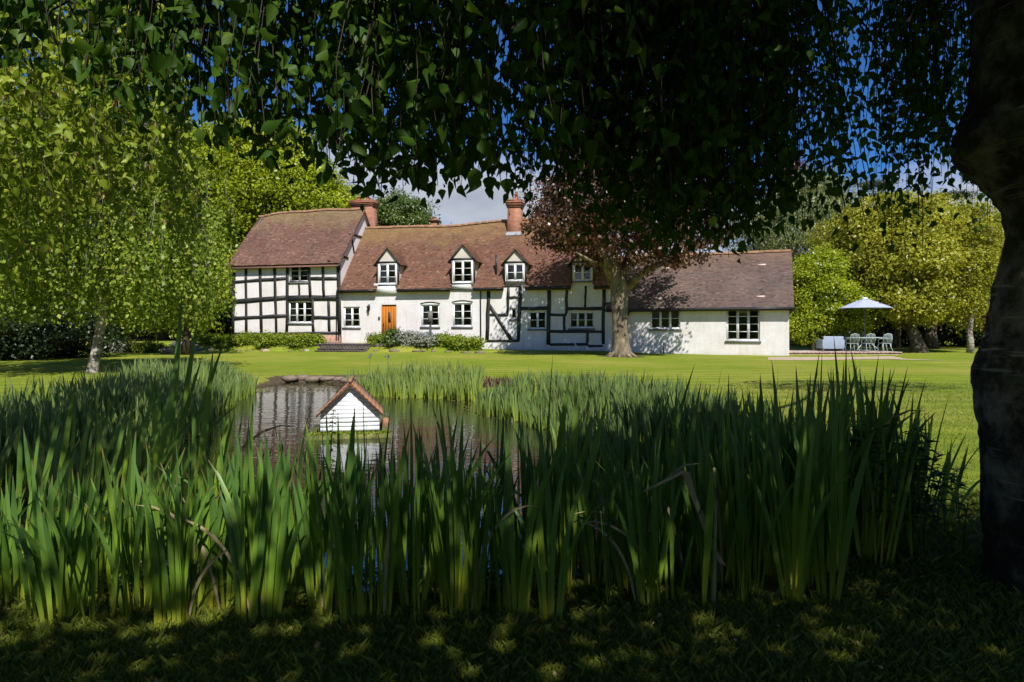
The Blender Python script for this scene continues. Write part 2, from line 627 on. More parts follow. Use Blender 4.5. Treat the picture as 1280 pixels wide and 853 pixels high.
# ------------------------------------------------------------------ the house
class Wall:
    """A vertical wall plane; u runs along it, w comes out of it, z is up."""

    def __init__(self, o, th):
        self.o, self.th = np.asarray(o, float), th
        self.ex = np.array([math.cos(th), -math.sin(th)])
        self.en = np.array([-math.sin(th), -math.cos(th)])

    def P(self, u, w, z):
        u, w, z = np.broadcast_arrays(np.asarray(u, float), np.asarray(w, float), np.asarray(z, float))
        xy = self.o + u[..., None] * self.ex + w[..., None] * self.en
        return np.concatenate([xy, z[..., None]], -1)

    def uz(self, px, py, w=0.0):
        a = (px - CX) / F
        s, c = math.sin(self.th), math.cos(self.th)
        y = (self.o[0] * s + self.o[1] * c - w) / (a * s + c)
        x = a * y
        return (x - self.o[0]) * self.ex[0] + (y - self.o[1]) * self.ex[1], EYE + (HY - py) / F * y

    def rect(self, x0, y0, x1, y1, w=0.0):
        xm = (x0 + x1) / 2
        u0, u1 = self.uz(x0, y0, w)[0], self.uz(x1, y0, w)[0]
        return u0, u1, self.uz(xm, y1, w)[1], self.uz(xm, y0, w)[1]

    def block(self, ge, u0, u1, w0, w1, z0, z1, r=0.5):
        V = [self.P(*q) for q in ((u0, w1, z0), (u1, w1, z0), (u1, w0, z0), (u0, w0, z0), (u0, w1, z1), (u1, w1, z1), (u1, w0, z1), (u0, w0, z1))]
        uv = [(q[0] - q[1] * 0.7, q[2], 0) for q in ((u0, w1, z0), (u1, w1, z0), (u1, w0, z0), (u0, w0, z0), (u0, w1, z1), (u1, w1, z1), (u1, w0, z1), (u0, w0, z1))]
        return ge.hexa(V, r, uv)

    def pane_wall(self, ge, u0, u1, z0, z1, holes, depth=0.32):
        """Front skin with real openings and their reveals."""
        us = sorted({u0, u1, *[h[0] for h in holes], *[h[1] for h in holes], *np.arange(u0 + 1, u1, 1.0)})
        zs = sorted({z0, z1, *[h[2] for h in holes], *[h[3] for h in holes]})
        for a, b in zip(us[:-1], us[1:]):
            for c, d in zip(zs[:-1], zs[1:]):
                um, zm = (a + b) / 2, (c + d) / 2
                if any(h[0] < um < h[1] and h[2] < zm < h[3] for h in holes):
                    continue
                ge.add(self.P([a, b, b, a], 0, [c, c, d, d]), [(0, 1, 2, 3)], uv=[(a, c - z0, 0), (b, c - z0, 0), (b, d - z0, 0), (a, d - z0, 0)])
        for h in holes:
            a, b, c, d = h
            for q in (((a, 0, c), (a, 0, d), (a, -depth, d), (a, -depth, c)), ((b, 0, d), (b, 0, c), (b, -depth, c), (b, -depth, d)),
                      ((a, 0, d), (b, 0, d), (b, -depth, d), (a, -depth, d)), ((b, 0, c), (a, 0, c), (a, -depth, c), (b, -depth, c))):
                V = [self.P(*k) for k in q]
                ge.add(V, [(0, 1, 2, 3)], uv=[(k[0] + k[1], k[2] - z0, 0) for k in q])


WM = Wall(HO, TH)
_q = HO + 0.0
WL = Wall(HO + 0.30 * EN, TH)
_e = WM.uz(763, 400)[0]
_x = HO + _e * EX
WA = Wall(_x + 0.1 * EN, R(21.5))

house = thing('farmhouse', 'long white timber framed country house with red brown tiled roofs across the lawn', 'house', (HO[0], HO[1], 0.45))

_bj = [0]


def beam(wl, x0, y0, x1, y1, wpx, name='beam'):
    """One timber between two photograph points on the wall, a little proud of it, its edges wavering."""
    _bj[0] += 1
    out = 0.028 + 0.0017 * (_bj[0] % 9)
    a, b = np.array(wl.uz(x0, y0)), np.array(wl.uz(x1, y1))
    hw = wpx * 0.5 / F * (wl.o[1] + 2)
    d = (b - a) / np.linalg.norm(b - a)
    nrm = np.array([-d[1], d[0]])
    n = 5
    t = np.linspace(0, 1, n)
    mid = a + (b - a) * t[:, None] + nrm * (rng.normal(0, 0.012, n) * (t > 0) * (t < 1))[:, None]
    h = hw * (1 + rng.normal(0, 0.08, n))
    L, Rr = mid - nrm * h[:, None], mid + nrm * h[:, None]
    V = np.concatenate([wl.P(L[:, 0], out, L[:, 1]), wl.P(Rr[:, 0], out, Rr[:, 1]), wl.P(L[:, 0], -0.02, L[:, 1]), wl.P(Rr[:, 0], -0.02, Rr[:, 1])])
    Fc = []
    for k in range(n - 1):
        Fc += [(k, k + 1, n + k + 1, n + k), (2 * n + k, 2 * n + k + 1, k + 1, k), (n + k, n + k + 1, 3 * n + k + 1, 3 * n + k)]
    Fc += [(0, n, 3 * n, 2 * n), (n - 1, 3 * n - 1, 4 * n - 1, 2 * n - 1)]
    return Geo().add(V, Fc).build(name, M['beam'], house)


def window(wl, x0, y0, x1, y1, lights, rows, w=-0.09, arch=0.0, sill=True, curtain=(), parent=None, fr=0.06):
    """Casement window in its opening: frame > panes, glazing bars, casements, sill, curtains. Returns the opening."""
    u0, u1, z0, z1 = wl.rect(x0, y0, x1, y1)
    pa = parent or house
    ge = Geo()
    f0, f1 = w - 0.05, w + 0.03
    e = 0.002
    wl.block(ge, u0 + e, u0 + fr, f0, f1, z0 + e, z1 - e)
    wl.block(ge, u1 - fr, u1 - e, f0, f1, z0 + e, z1 - e)
    wl.block(ge, u0 + fr, u1 - fr, f0, f1, z1 - fr, z1 - e)
    wl.block(ge, u0 + fr, u1 - fr, f0, f1, z0 + e, z0 + fr)
    iw = u1 - u0 - 2 * fr
    mull = 0.055
    lw = (iw - mull * (lights - 1)) / lights
    for k in range(1, lights):
        uu = u0 + fr + k * lw + (k - 1) * mull
        wl.block(ge, uu, uu + mull, f0, f1 - 0.003, z0 + fr, z1 - fr)
    win = ge.build('window', M['white_paint'], pa)
    tgt = win if parent is None else parent
    if parent is not None:
        win.name = 'window_frame'
    st, bar = 0.035, 0.03
    for k in range(lights):
        a = u0 + fr + k * (lw + mull)
        b = a + lw
        c, d = z0 + fr, z1 - fr
        ge = Geo()
        wl.block(ge, a + e, a + st, f0 + 0.01, f1 - 0.012, c + e, d - e)
        wl.block(ge, b - st, b - e, f0 + 0.01, f1 - 0.012, c + e, d - e)
        wl.block(ge, a + st, b - st, f0 + 0.01, f1 - 0.012, c + e, c + st)
        wl.block(ge, a + st, b - st, f0 + 0.01, f1 - 0.012, d - st, d - e)
        ge.build('casement', M['white_paint'], tgt)
        ph = (d - c - 2 * st - bar * (rows - 1)) / rows
        for q in range(rows):
            zc = c + st + q * (ph + bar)
            tw = rng.normal(0, 0.006, 4)
            Geo().add([wl.P(a + st, f0 + 0.03 + tw[0], zc), wl.P(b - st, f0 + 0.03 + tw[1], zc), wl.P(b - st, f0 + 0.03 + tw[2], zc + ph), wl.P(a + st, f0 + 0.03 + tw[3], zc + ph)],
                      [(0, 1, 2, 3)]).build('pane', M['glass'], tgt)
            if q:
                ge = Geo()
                wl.block(ge, a + st, b - st, f0 + 0.012, f1 - 0.016, zc - bar, zc)
                ge.build('glazing_bar', M['white_paint'], tgt)
        if k in curtain:
            ge = Geo()
            n = 15
            uu = np.linspace(a + 0.02, a + lw * 0.62, n) if k == 0 else np.linspace(b - lw * 0.62, b - 0.02, n)
            ww = -0.24 + 0.02 * np.sin(np.arange(n) * 1.9)
            V = np.concatenate([wl.P(uu, ww, z0 + 0.03), wl.P(uu, ww, z1)])
            ge.add(V, [(q, q + 1, n + q + 1, n + q) for q in range(n - 1)])
            ge.build('curtain', M['curtain'], tgt, True)
    if sill:
        ge = Geo()
        wl.block(ge, u0 - 0.06, u1 + 0.06, -0.08, 0.07, z0 - 0.09, z0 - 0.003)
        ge.build('sill', M['sill'], tgt)
    if arch:
        n = 12
        ge = Geo()
        uu = np.linspace(u0 - 0.05, u1 + 0.05, n)
        q = (uu - (u0 + u1) / 2) / ((u1 - u0) / 2 + 0.05)
        zz = z1 + 0.02 + arch * (1 - q * q)
        V = np.concatenate([wl.P(uu, 0.025, zz), wl.P(uu, 0.025, zz + 0.06), wl.P(uu, -0.02, zz), wl.P(uu, -0.02, zz + 0.06)])
        Fc = []
        for k in range(n - 1):
            Fc += [(k, k + 1, n + k + 1, n + k), (2 * n + k, 2 * n + k + 1, k + 1, k), (n + k, n + k + 1, 3 * n + k + 1, 3 * n + k)]
        ge.add(V, Fc)
        ge.build('arch', M['beam'], tgt)
        ge = Geo()
        V = np.concatenate([wl.P(uu, 0.004, np.full(n, z1 + 0.0)), wl.P(uu, 0.004, zz + 0.01)])
        ge.add(V, [(k, k + 1, n + k + 1, n + k) for k in range(n - 1)])
        ge.build('arch_infill', M['white_paint'], tgt)
    return u0, u1, z0, z1


def tiles(wl, u0, u1, ze, we, zr, wr, mat, sag=None, skip=None, tw=0.165, gauge=0.105, parent=None, name='roof', verge=None, r_shift=0.0):
    """Every plain tile of a slope as its own thin slab, joined into one part."""
    ln = math.hypot(zr - ze, we - wr)
    rows = max(2, int(round(ln / gauge)))
    g_ = ln / rows
    sl = np.array([(wr - we) / ln, (zr - ze) / ln])       # up the slope in (w, z)
    nm = np.array([sl[1], -sl[0]])                        # out of the slope in (w, z)
    cols = int(math.ceil((u1 - u0) / tw))
    q, k = np.meshgrid(np.arange(rows), np.arange(cols + 1), indexing='ij')
    q, k = q.ravel(), k.ravel()
    ua = u0 + (k - 0.5 * (q % 2)) * tw
    ub = np.minimum(ua + tw - 0.004, u1)
    ua = np.maximum(ua, u0)
    ok = ub - ua > 0.02
    s0 = q * g_
    um, sm = (ua + ub) / 2, s0 + g_ / 2
    zc = ze + sl[1] * sm
    if skip is not None:
        ok &= ~skip(um, zc, sm / ln)
    ua, ub, s0, um, sm, q = ua[ok], ub[ok], s0[ok], um[ok], sm[ok], q[ok]
    N = len(ua)
    lift = 0.026 + rng.normal(0, 0.0035, N)
    tl, trr = rng.normal(0, 0.003, N), rng.normal(0, 0.003, N)
    so_ = rng.normal(0, 0.004, N)
    sg = np.zeros(N) if sag is None else sag(um, sm / ln)

    def pt(u, s, o, dz=0):
        w = we + sl[0] * s + nm[0] * o
        z = ze + sl[1] * s + nm[1] * o + sg
        return wl.P(u, w, z)
    A = pt(ua, s0 + so_, lift + tl)
    B = pt(ub, s0 + so_, lift + trr)
    C = pt(ub, s0 + g_ * 1.35, 0.006)
    D = pt(ua, s0 + g_ * 1.35, 0.006)
    E = pt(ua, s0 + so_, lift + tl - 0.014)
    G = pt(ub, s0 + so_, lift + trr - 0.014)
    V = np.stack([A, B, C, D, E, G], 1).reshape(-1, 3)
    b = np.arange(N)[:, None] * 6
    ge = Geo()
    hh = np.repeat(sm / ln, 6)
    uv = np.stack([np.repeat(um, 6), hh, np.zeros(6 * N)], 1)
    rr = np.clip(rng.normal(0.45, 0.26, N), 0, 1)
    Fq = np.concatenate([b + np.array([0, 1, 2, 3]), b + np.array([4, 5, 1, 0])])
    ge.add(V, Fq, np.concatenate([rr, rr]), uv=uv)
    Ft = np.concatenate([b + np.array([4, 0, 3]), b + np.array([1, 5, 2])])
    ge.add(V, Ft, np.concatenate([rr, rr]), uv=uv)
    o = ge.build(name, mat, parent or house)
    o['kind'] = 'stuff'
    return o


def slab_slope(wl, ge, u0, u1, ze, we, zr, wr, th=0.06, drop=0.0):
    V = [wl.P(u0, we, ze - drop - th), wl.P(u1, we, ze - drop - th), wl.P(u1, wr, zr - drop - th), wl.P(u0, wr, zr - drop - th),
         wl.P(u0, we, ze - drop), wl.P(u1, we, ze - drop), wl.P(u1, wr, zr - drop), wl.P(u0, wr, zr - drop)]
    ge.hexa(V)


def ridge_tiles(wl, u0, u1, z, w, sag=None, mat='ridge', rad=0.12, parent=None):
    n = max(1, int((u1 - u0) / 0.45))
    st = (u1 - u0) / n
    for k in range(n):
        ge = Geo()
        a, b = u0 + k * st + 0.004, u0 + (k + 1) * st - 0.004
        dz = 0 if sag is None else float(sag(np.array([(a + b) / 2]), np.array([1.0]))[0])
        dz += rng.normal(0, 0.008)
        ang = np.linspace(-0.15, PI + 0.15, 7)
        V = np.concatenate([wl.P(uu, w + rad * np.cos(ang), z + dz - 0.03 + rad * np.sin(ang)) for uu in (a, b)])
        Fc = [(q, q + 1, 8 + q, 7 + q) for q in range(6)]
        ge.add(V, Fc, rng.random())
        ge.add(V, [tuple(range(7)), tuple(range(13, 6, -1))])
        ge.build('ridge_tile', M[mat], parent or house)


def shell(wl, u0, u1, z0, ze, zr, we, wr, depth, mat, name='wall', left=True, right=True):
    """Gable ends, back wall, floor of a range so that it is a closed building."""
    ge = Geo()
    wb = -depth
    for uu, on, sg in ((u0, left, -1), (u1, right, 1)):
        if on:
            V = [wl.P(uu, 0, z0), wl.P(uu, wb, z0), wl.P(uu, wb, ze), wl.P(uu, wr, zr - 0.12), wl.P(uu, 0, ze)]
            uv = [(0, 0, 0), (wb, 0, 0), (wb, ze - z0, 0), (wr, zr - z0, 0), (0, ze - z0, 0)]
            ge.add(V, [(0, 1, 2, 3, 4)], uv=uv)
    V = wl.P([u0, u1, u1, u0], wb, [z0, z0, ze, ze])
    ge.add(V, [(0, 1, 2, 3)], uv=[(u0, 0, 0), (u1, 0, 0), (u1, ze - z0, 0), (u0, ze - z0, 0)])
    return ge.build(name, mat, house)


def gable_hidden(wl, u0, u1, z0, depth):
    ge = Geo()
    ge.add(wl.P([u0, u1, u1, u0], [-0.33, -0.33, -depth, -depth], z0 + 0.02), [(0, 1, 2, 3)])
    ge.build('floor', M['dark'], house)


# ---- left range, two storeys, timber framed -------------------------------------------------
uL0, uL1 = WL.uz(291.6, 400)[0], WL.uz(423.7, 400)[0]
zLe = WL.uz(357, 326)[1]
dpL = 6.2
zLb = WL.uz(357, 419)[1]
wLr = -dpL / 2
zLr = zLe + 0.0
_d = WL.o[1] + (-(wLr)) * math.cos(TH) + 3.0
yr = WL.P((uL0 + uL1) / 2, wLr, 0)[1]
zLr = EYE + (HY - 264.5) / F * yr


def sagL(u, t):
    q = (u - uL0) / (uL1 - uL0)
    return -0.14 * t * (2 * q - 1) ** 2 * np.where(q < .5, 1.3, 0.25) + 0.03 * np.sin(u * 1.9) * t


holesL = [window(WL, 361.7, 327.6 + 3, 385.4, 352.7, 2, 3, curtain=()), window(WL, 360.3, 376.4, 390, 404, 3, 3, curtain=(0,))]
ge = Geo()
WL.pane_wall(ge, uL0, uL1, zLb, zLe + 0.1, holesL)
ge.build('wall', M['render'], house)
shell(WL, uL0, uL1, 0.1, zLe, zLr, 0.35, wLr, dpL, M['render'])
gable_hidden(WL, uL0, uL1, 0.45, dpL)
gable_hidden(WL, uL0, uL1, 3.15, dpL)
gable_hidden(WL, uL0, uL1, zLe - 0.06, dpL)
ge = Geo()
WL.block(ge, uL0 - 0.05, uL1 + 0.02, -0.3, 0.06, 0.1, zLb - 0.005)
ge.build('plinth', M['pink_brick'], house)


def z1(x, y):      # pixel of the first close view
    return 270 + x / 3.708, 230 + y / 3.708


def bL(x0, y0, x1, y1, wz):
    a, b = z1(x0, y0), z1(x1, y1)
    beam(WL, a[0], a[1], b[0], b[1], wz * 1.2 / 3.708, 'timber')


for x0, y0, x1, y1, wz in ((84, 372, 80, 697, 13), (140, 372, 141, 697, 11), (204, 368, 211, 694, 12), (271, 364, 280, 690, 12), (333, 362, 328, 690, 12), (430, 356, 438, 528, 11),
                           (448, 536, 452, 688, 11), (494, 354, 501, 526, 11), (522, 534, 526, 690, 11), (566, 350, 573, 700, 15),
                           (86, 456, 330, 437, 12), (438, 439, 562, 439, 12), (86, 546, 330, 527, 17), (332, 531, 565, 529, 20), (86, 624, 328, 611, 13), (452, 620, 568, 618, 12),
                           (86, 696, 572, 691, 11), (86, 366, 570, 348, 8), (341, 455, 428, 455, 8), (385, 458, 387, 521, 8), (336, 538, 448, 538, 6)):
    bL(x0, y0, x1, y1, wz)

ovL = 0.28
weL = 0.34
slope = (zLr - zLe) / (-wLr)
zLs = zLe - weL * slope * 0.72
tiles(WL, uL0 - ovL, uL1 + 0.22, zLs, weL, zLr, wLr, M['tile_brown'], sagL)
ge = Geo()
slab_slope(WL, ge, uL0 - ovL + .02, uL1 + 0.2, zLs, weL, zLr - .01, wLr, 0.05, 0.012 + .13)
slab_slope(WL, ge, uL0 - ovL + .02, uL1 + 0.2, zLs, -dpL - weL, zLr - .01, wLr, 0.05, 0.1)
ge.build('roof_boarding', M['tile_brown'], house)
ridge_tiles(WL, uL0 - ovL, uL1 + 0.2, zLr + 0.04, wLr, sagL)
# barge board and timbers on the gable that rises above the long roof
ge = Geo()
for (wa, za), (wb, zb) in (((weL, zLs - 0.05), (wLr, zLr - 0.06)), ((wLr, zLr - 0.06), (-dpL - weL, zLs - 0.05))):
    V = [WL.P(uL1 + 0.12, wa, za - 0.20), WL.P(uL1 + 0.17, wa, za - 0.20), WL.P(uL1 + 0.17, wb, zb - 0.20), WL.P(uL1 + 0.12, wb, zb - 0.20),
         WL.P(uL1 + 0.12, wa, za), WL.P(uL1 + 0.17, wa, za), WL.P(uL1 + 0.17, wb, zb), WL.P(uL1 + 0.12, wb, zb)]
    ge.hexa(V)
ge.build('barge_board', M['beam'], house)
for wa, za, wb, zb in ((-0.3, zLe + 0.18, -1.15, zLe + 0.18), (-1.35, zLe + 1.75, -3.0, zLe + 1.75), (-1.9, zLe + 0.6, -1.55, zLe + 1.7), (-0.05, zLe - 2.2, -0.05, zLe)):
    d = np.array([wb - wa, zb - za])
    d = d / np.linalg.norm(d)
    n_ = np.array([-d[1], d[0]]) * 0.07
    V = []
    for du in (-0.02, 0.035 + 0.002 * (_bj[0] % 5)):
        for (w_, z_), sg in (((wa, za), -1), ((wb, zb), -1), ((wb, zb), 1), ((wa, za), 1)):
            V.append(WL.P(uL1 + du, w_ + sg * n_[0], z_ + sg * n_[1]))
    _bj[0] += 1
    Geo().hexa(V).build('timber', M['beam'], house)

# ---- long middle range ---------------------------------------------------------------------
uM0, uM1 = WM.uz(426, 400)[0], _e
zMe = WM.uz(590, 356.5)[1]
dpM = 6.4
wMr = -dpM / 2
yr = WM.P((uM0 + uM1) / 2, wMr, 0)[1]
zMr = EYE + (HY - 279.5) / F * yr
slope = (zMr - zMe) / (-wMr)
weM = 0.30
zMs = zMe - weM * slope * 0.5
uSplit = WM.uz(603, 400)[0]
zTb = WM.uz(690, 437)[1]


def sagM(u, t):
    q = (u - uM0) / (uM1 - uM0)
    return t * (-0.10 * np.exp(-((q - 0.35) / 0.22) ** 2) + 0.14 * sstep(0.35, 0.7, q)) + 0.02 * np.sin(u * 1.3 + 1) * t


DORM = [((473.7, 330, 495.6, 355.5), (483.5, 309.7), (469.3, 328.7), (467, 357.7, 494.5, 367.6)),
        ((566.6, 326, 590.7, 353.5), (577.6, 305.3), (562, 325), (565, 356, 589, 361.5)),
        ((633, 330, 655, 351.5), (643.4, 311.7), (627.7, 329.7), None),
        ((716.7, 329.7, 740, 351.3), (728, 311.6), (712, 329.7), None)]
dinfo = []
for win, apex, left, apron in DORM:
    u0, u1, z0, z1_ = WM.rect(*win, w=0.06)
    za = WM.uz(apex[0], apex[1], 0.06)[1]
    dinfo.append((u0 - 0.12, u1 + 0.12, z0 - 0.1, z1_ + 0.10, za))


def skipM(u, z, t):
    k = np.zeros(len(u), bool)
    for a, b, c, d, e in dinfo:
        k |= (u > a) & (u < b) & (z < d - 0.05)
    return k


holesM = [window(WM, 429.1, 383.6, 450, 409.5, 2, 3, curtain=(0,)), window(WM, 526.4, 379.9 + 1, 549, 408.5, 2, 3, arch=0.09, curtain=(0,)),
          window(WM, 565.8, 379, 590, 408.5, 2, 3, arch=0.09, curtain=(0,))]
door = WM.rect(476.6, 381, 495.6, 424.5)
door = (door[0], door[1], 0.56, door[3])
ge = Geo()
WM.pane_wall(ge, uM0 - 0.3, uSplit, 0.15, zMe + 0.1, holesM + [door])
ge.build('wall', M['white_brick'], house)
holesT = [window(WM, 638, 385, 646, 399, 1, 1, fr=0.045), window(WM, 660.6, 389, 683, 411.5, 2, 2), window(WM, 711.3, 389.6, 742.8, 410.5, 3, 2)]
ge = Geo()
WM.pane_wall(ge, uSplit, uM1, -0.1, zMe + 0.1, holesT)
ge.build('wall', M['white_brick'], house)
shell(WM, uM0, uM1, -0.1, zMe, zMr, weM, wMr, dpM, M['white_brick'], left=False)
gable_hidden(WM, uM0, uM1, 0.3, dpM)
gable_hidden(WM, uM0, uM1, zMe - 0.25, dpM)


def z3(x, y):
    return 590 + x / 3.71, 230 + y / 3.71


for x0, y0, x1, y1, wz in ((77, 480, 70, 726, 15), (224, 474, 215, 728, 14), (169, 478, 164, 608, 11), (70, 477, 228, 473, 9), (172, 527, 220, 527, 9), (84, 607, 168, 607, 10),
                           (80, 563, 184, 724, 13), (62, 728, 218, 727, 9), (357, 474, 354, 746, 15), (226, 578, 352, 577, 13), (362, 607, 440, 606, 11), (440, 474, 438, 600, 10),
                           (428, 612, 428, 690, 10), (444, 580, 608, 578, 13), (527, 474, 524, 572, 8), (613, 470, 611, 744, 13), (362, 684, 606, 686, 11), (536, 690, 535, 738, 10),
                           (360, 745, 538, 744, 10), (538, 751, 606, 751, 9), (617, 555, 650, 555, 8), (617, 658, 650, 658, 8)):
    a, b = z3(x0, y0), z3(x1, y1)
    beam(WM, a[0], a[1], b[0], b[1], wz * 1.08 / 3.71, 'timber')

tiles(WM, uM0 - 0.1, uM1 + 0.2, zMs, weM, zMr, wMr, M['tile_red'], sagM, skipM)
ge = Geo()
us_ = [uM0 - 0.08]
for a, b, c, d, e in dinfo:
    us_ += [a, b]
us_ += [uM1 + 0.18]
for k in range(0, len(us_), 2):
    slab_slope(WM, ge, us_[k], us_[k + 1], zMs, weM, zMr - .01, wMr, 0.05, 0.15)
for a, b, c, d, e in dinfo:       # behind each dormer the boarding starts above it
    t = (d - zMs) / (zMr - zMs)
    slab_slope(WM, ge, a + 0.003, b - 0.003, d, weM + (wMr - weM) * t, zMr - .01, wMr, 0.05, 0.15)
slab_slope(WM, ge, uM0 - 0.08, uM1 + 0.18, zMs, -dpM - weM, zMr - .01, wMr, 0.05, 0.1)
ge.build('roof_boarding', M['tile_red'], house)
ridge_tiles(WM, uM0 + 0.05, uM1 + 0.15, zMr + 0.04, wMr, sagM)
# black fascia and gutter under the eaves, in runs between the dormers
for k in range(0, len(us_), 2):
    ge = Geo()
    WM.block(ge, us_[k], us_[k + 1], weM - 0.06, weM + 0.015, zMs - 0.15, zMs - 0.03)
    ge.build('fascia', M['beam'], house)
    ge = Geo()
    ge.tube(WM.P(np.linspace(us_[k], us_[k + 1], 5), weM + 0.07, zMs - 0.06), 0.05, 8)
    ge.build('gutter', M['black_metal'], house, True)

# ---- dormers ---------------------------------------------------------------------------------
for (win, apex, left, apron), (u0, u1, z0, zt, za) in zip(DORM, dinfo):
    t = (zt - zMs) / (zMr - zMs)
    wb = weM + (wMr - weM) * t - 0.1                # where the cheek meets the slope
    tz = (za - zMs) / (zMr - zMs)
    wa = weM + (wMr - weM) * tz - 0.1
    um = (u0 + u1) / 2
    wf = 0.06
    wl_ = Wall(WM.o + wf * WM.en, TH)
    ge = Geo()
    ho = WM.rect(*win, w=wf)
    wl_.pane_wall(ge, u0, u1, z0 - 0.05, zt, [ho], 0.12)
    ge.add([WM.P(u0, wf, zt), WM.P(u1, wf, zt), WM.P(um, wf, za - 0.06)], [(0, 1, 2)])     # gable
    for uu in (u0, u1):
        ge.add([WM.P(uu, wf, z0 - 0.05), WM.P(uu, wf, zt), WM.P(uu, wb, zt), WM.P(uu, wb, z0 - 0.05)], [(0, 1, 2, 3)])
    dm = ge.build('dormer', M['render'], house)
    window(wl_, *win, 2, 3 if win[0] < 600 else 2, w=0.0, sill=True, parent=dm, fr=0.05)
    # dark corner posts and head
    for a, b in ((u0 - 0.02, u0 + 0.06), (u1 - 0.06, u1 + 0.02)):
        ge = Geo()
        WM.block(ge, a, b, wf - 0.1, wf + 0.035, z0 - 0.06, zt - 0.02)
        ge.build('corner_post', M['beam'], dm)
    ge = Geo()
    WM.block(ge, u0 - 0.04, u1 + 0.04, wf - 0.05, wf + 0.04, zt - 0.06, zt + 0.05)
    ge.build('head_beam', M['beam'], dm)
    # little tiled gable roof, ridge running back into the big slope
    ov = 0.20
    half = (u1 - u0) / 2 + ov
    rise = za - zt
    for sg, tag in ((-1, 'l'), (1, 'r')):
        # the slope runs in u; build with a turned wall frame whose u runs front to back
        o2 = WM.P(um, 0.0, 0.0)[:2]
        th2 = TH + (R(90) if sg < 0 else -R(90))
        w2 = Wall(o2, th2)
        # w2.ex points back (sg<0) or forward; en points to the side
        ext = 0.12
        ke = -(wf + ext) if w2.ex @ WM.en < 0 else (wf + ext)
        kb = -wa if w2.ex @ WM.en < 0 else wa
        a_, b_ = min(ke, kb), max(ke, kb)
        zl = zt - ov * rise / ((u1 - u0) / 2) * 0.75
        tiles(w2, a_, b_, zl, half, za, 0.0, M['tile_red'], None, None, gauge=0.1, parent=dm, name='dormer_roof')
        ge = Geo()
        slab_slope(w2, ge, a_ + 0.03, b_, zl, half - 0.02, za - 0.02, 0.0, 0.03, 0.02)
        ge.build('roof_board', M['beam'], dm)
        # barge
        ge = Geo()
        q = ke - math.copysign(0.03, ke)
        V = [w2.P(q - .02, half, zl - 0.08), w2.P(q + .02, half, zl - 0.08), w2.P(q + .02, 0.0, za - 0.09), w2.P(q - .02, 0.0, za - 0.09),
             w2.P(q - .02, half, zl - 0.012), w2.P(q + .02, half, zl - 0.012), w2.P(q + .02, 0.0, za - 0.015), w2.P(q - .02, 0.0, za - 0.015)]
        ge.hexa(V)
        ge.build('barge_board', M['beam'], dm)
    if apron:
        a, b, c, d = WM.rect(*apron, w=0.05)
        V = [WM.P(a - .04, 0.12, c), WM.P(b + .04, 0.12, c), WM.P(b + .04, 0.01, c), WM.P(a - .04, 0.01, c), WM.P(a + .05, 0.10, d + .15), WM.P(b - .03, 0.10, d + .15), WM.P(b - .03, 0.01, d + .15), WM.P(a + .05, 0.01, d + .15)]
        Geo().hexa(V).build('apron', M['white_paint'], dm)

# ---- door -------------------------------------------------------------------------------------
u0, u1, z0, zt = door
ge = Geo()
WM.block(ge, u0 + 0.05, u1 - 0.05, -0.14, -0.09, z0 + 0.01, zt - 0.05)
dr = ge.build('door', M['oak_door'], house)
for k in range(5):
    ge = Geo()
    a = u0 + 0.055 + k * (u1 - u0 - 0.11) / 5
    WM.block(ge, a + 0.004, a + (u1 - u0 - 0.11) / 5 - 0.004, -0.09, -0.075, z0 + 0.012, zt - 0.052)
    ge.build('board', M['oak_door'], dr)
ge = Geo()
WM.block(ge, u0 + 0.002, u0 + 0.048, -0.16, -0.03, z0, zt - 0.002)
WM.block(ge, u1 - 0.048, u1 - 0.002, -0.16, -0.03, z0, zt - 0.002)
WM.block(ge, u0 + 0.048, u1 - 0.048, -0.16, -0.03, zt - 0.048, zt - 0.002)
ge.build('door_frame', M['oak_door'], dr)
ge = Geo()
um = (u0 + u1) / 2
zc = z0 + (zt - z0) * 0.66
WM.block(ge, um - 0.085, um + 0.085, -0.085, -0.066, zc - 0.33, zc + 0.33)
ge.build('light_surround', M['door_frame'], dr)
ge = Geo()
WM.block(ge, um - 0.06, um + 0.06, -0.085, -0.062, zc - 0.29, zc + 0.29)
ge.build('door_glass', M['dark'], dr)
ge = Geo()
WM.block(ge, u0 + 0.10, u0 + 0.14, -0.08, -0.03, z0 + 0.95, z0 + 1.12)
ge.build('handle', M['black_metal'], dr)
ge = Geo()
WM.block(ge, u0 - 0.15, u1 + 0.15, -0.1, 0.25, 0.2, z0 - 0.005)
ge.build('threshold', M['dark_brick'], house)
ge = Geo()
a, b = WM.uz(474, 398)
WM.block(ge, a - 0.05, a + 0.05, 0.0, 0.05, b - 0.09, b + 0.09)
ge.build('bell_box', M['black_metal'], house)

# ---- annexe ------------------------------------------------------------------------------------
uA0, uA1 = -0.3, WA.uz(986.5, 400)[0]
zAe = WA.uz(900, 383)[1]
zAb = WA.uz(900, 446)[1]
dpA = 6.0
wAr = -dpA / 2
yr = WA.P(uA1, wAr, 0)[1]
zAr = EYE + (HY - 314.5) / F * yr
holesA = [window(WA, 812.4, 384.8, 850.4, 411.5, 3, 2), window(WA, 907.9, 384.2, 950, 426.3, 3, 4)]
ge = Geo()
WA.pane_wall(ge, uA0, uA1, zAb - 0.2, zAe + 0.05, holesA)
ge.build('wall', M['white_brick'], house)
shell(WA, uA0 + .31, uA1, zAb - 0.2, zAe, zAr, 0.3, wAr, dpA, M['white_brick'], left=False)
gable_hidden(WA, uA0 + .35, uA1, 0.0, dpA)
weA = 0.30
zAs = zAe - weA * (zAr - zAe) / (-wAr) * 0.3
tiles(WA, uA0 + 0.1, uA1 + 0.22, zAs, weA, zAr, wAr, M['tile_grey'])
ge = Geo()
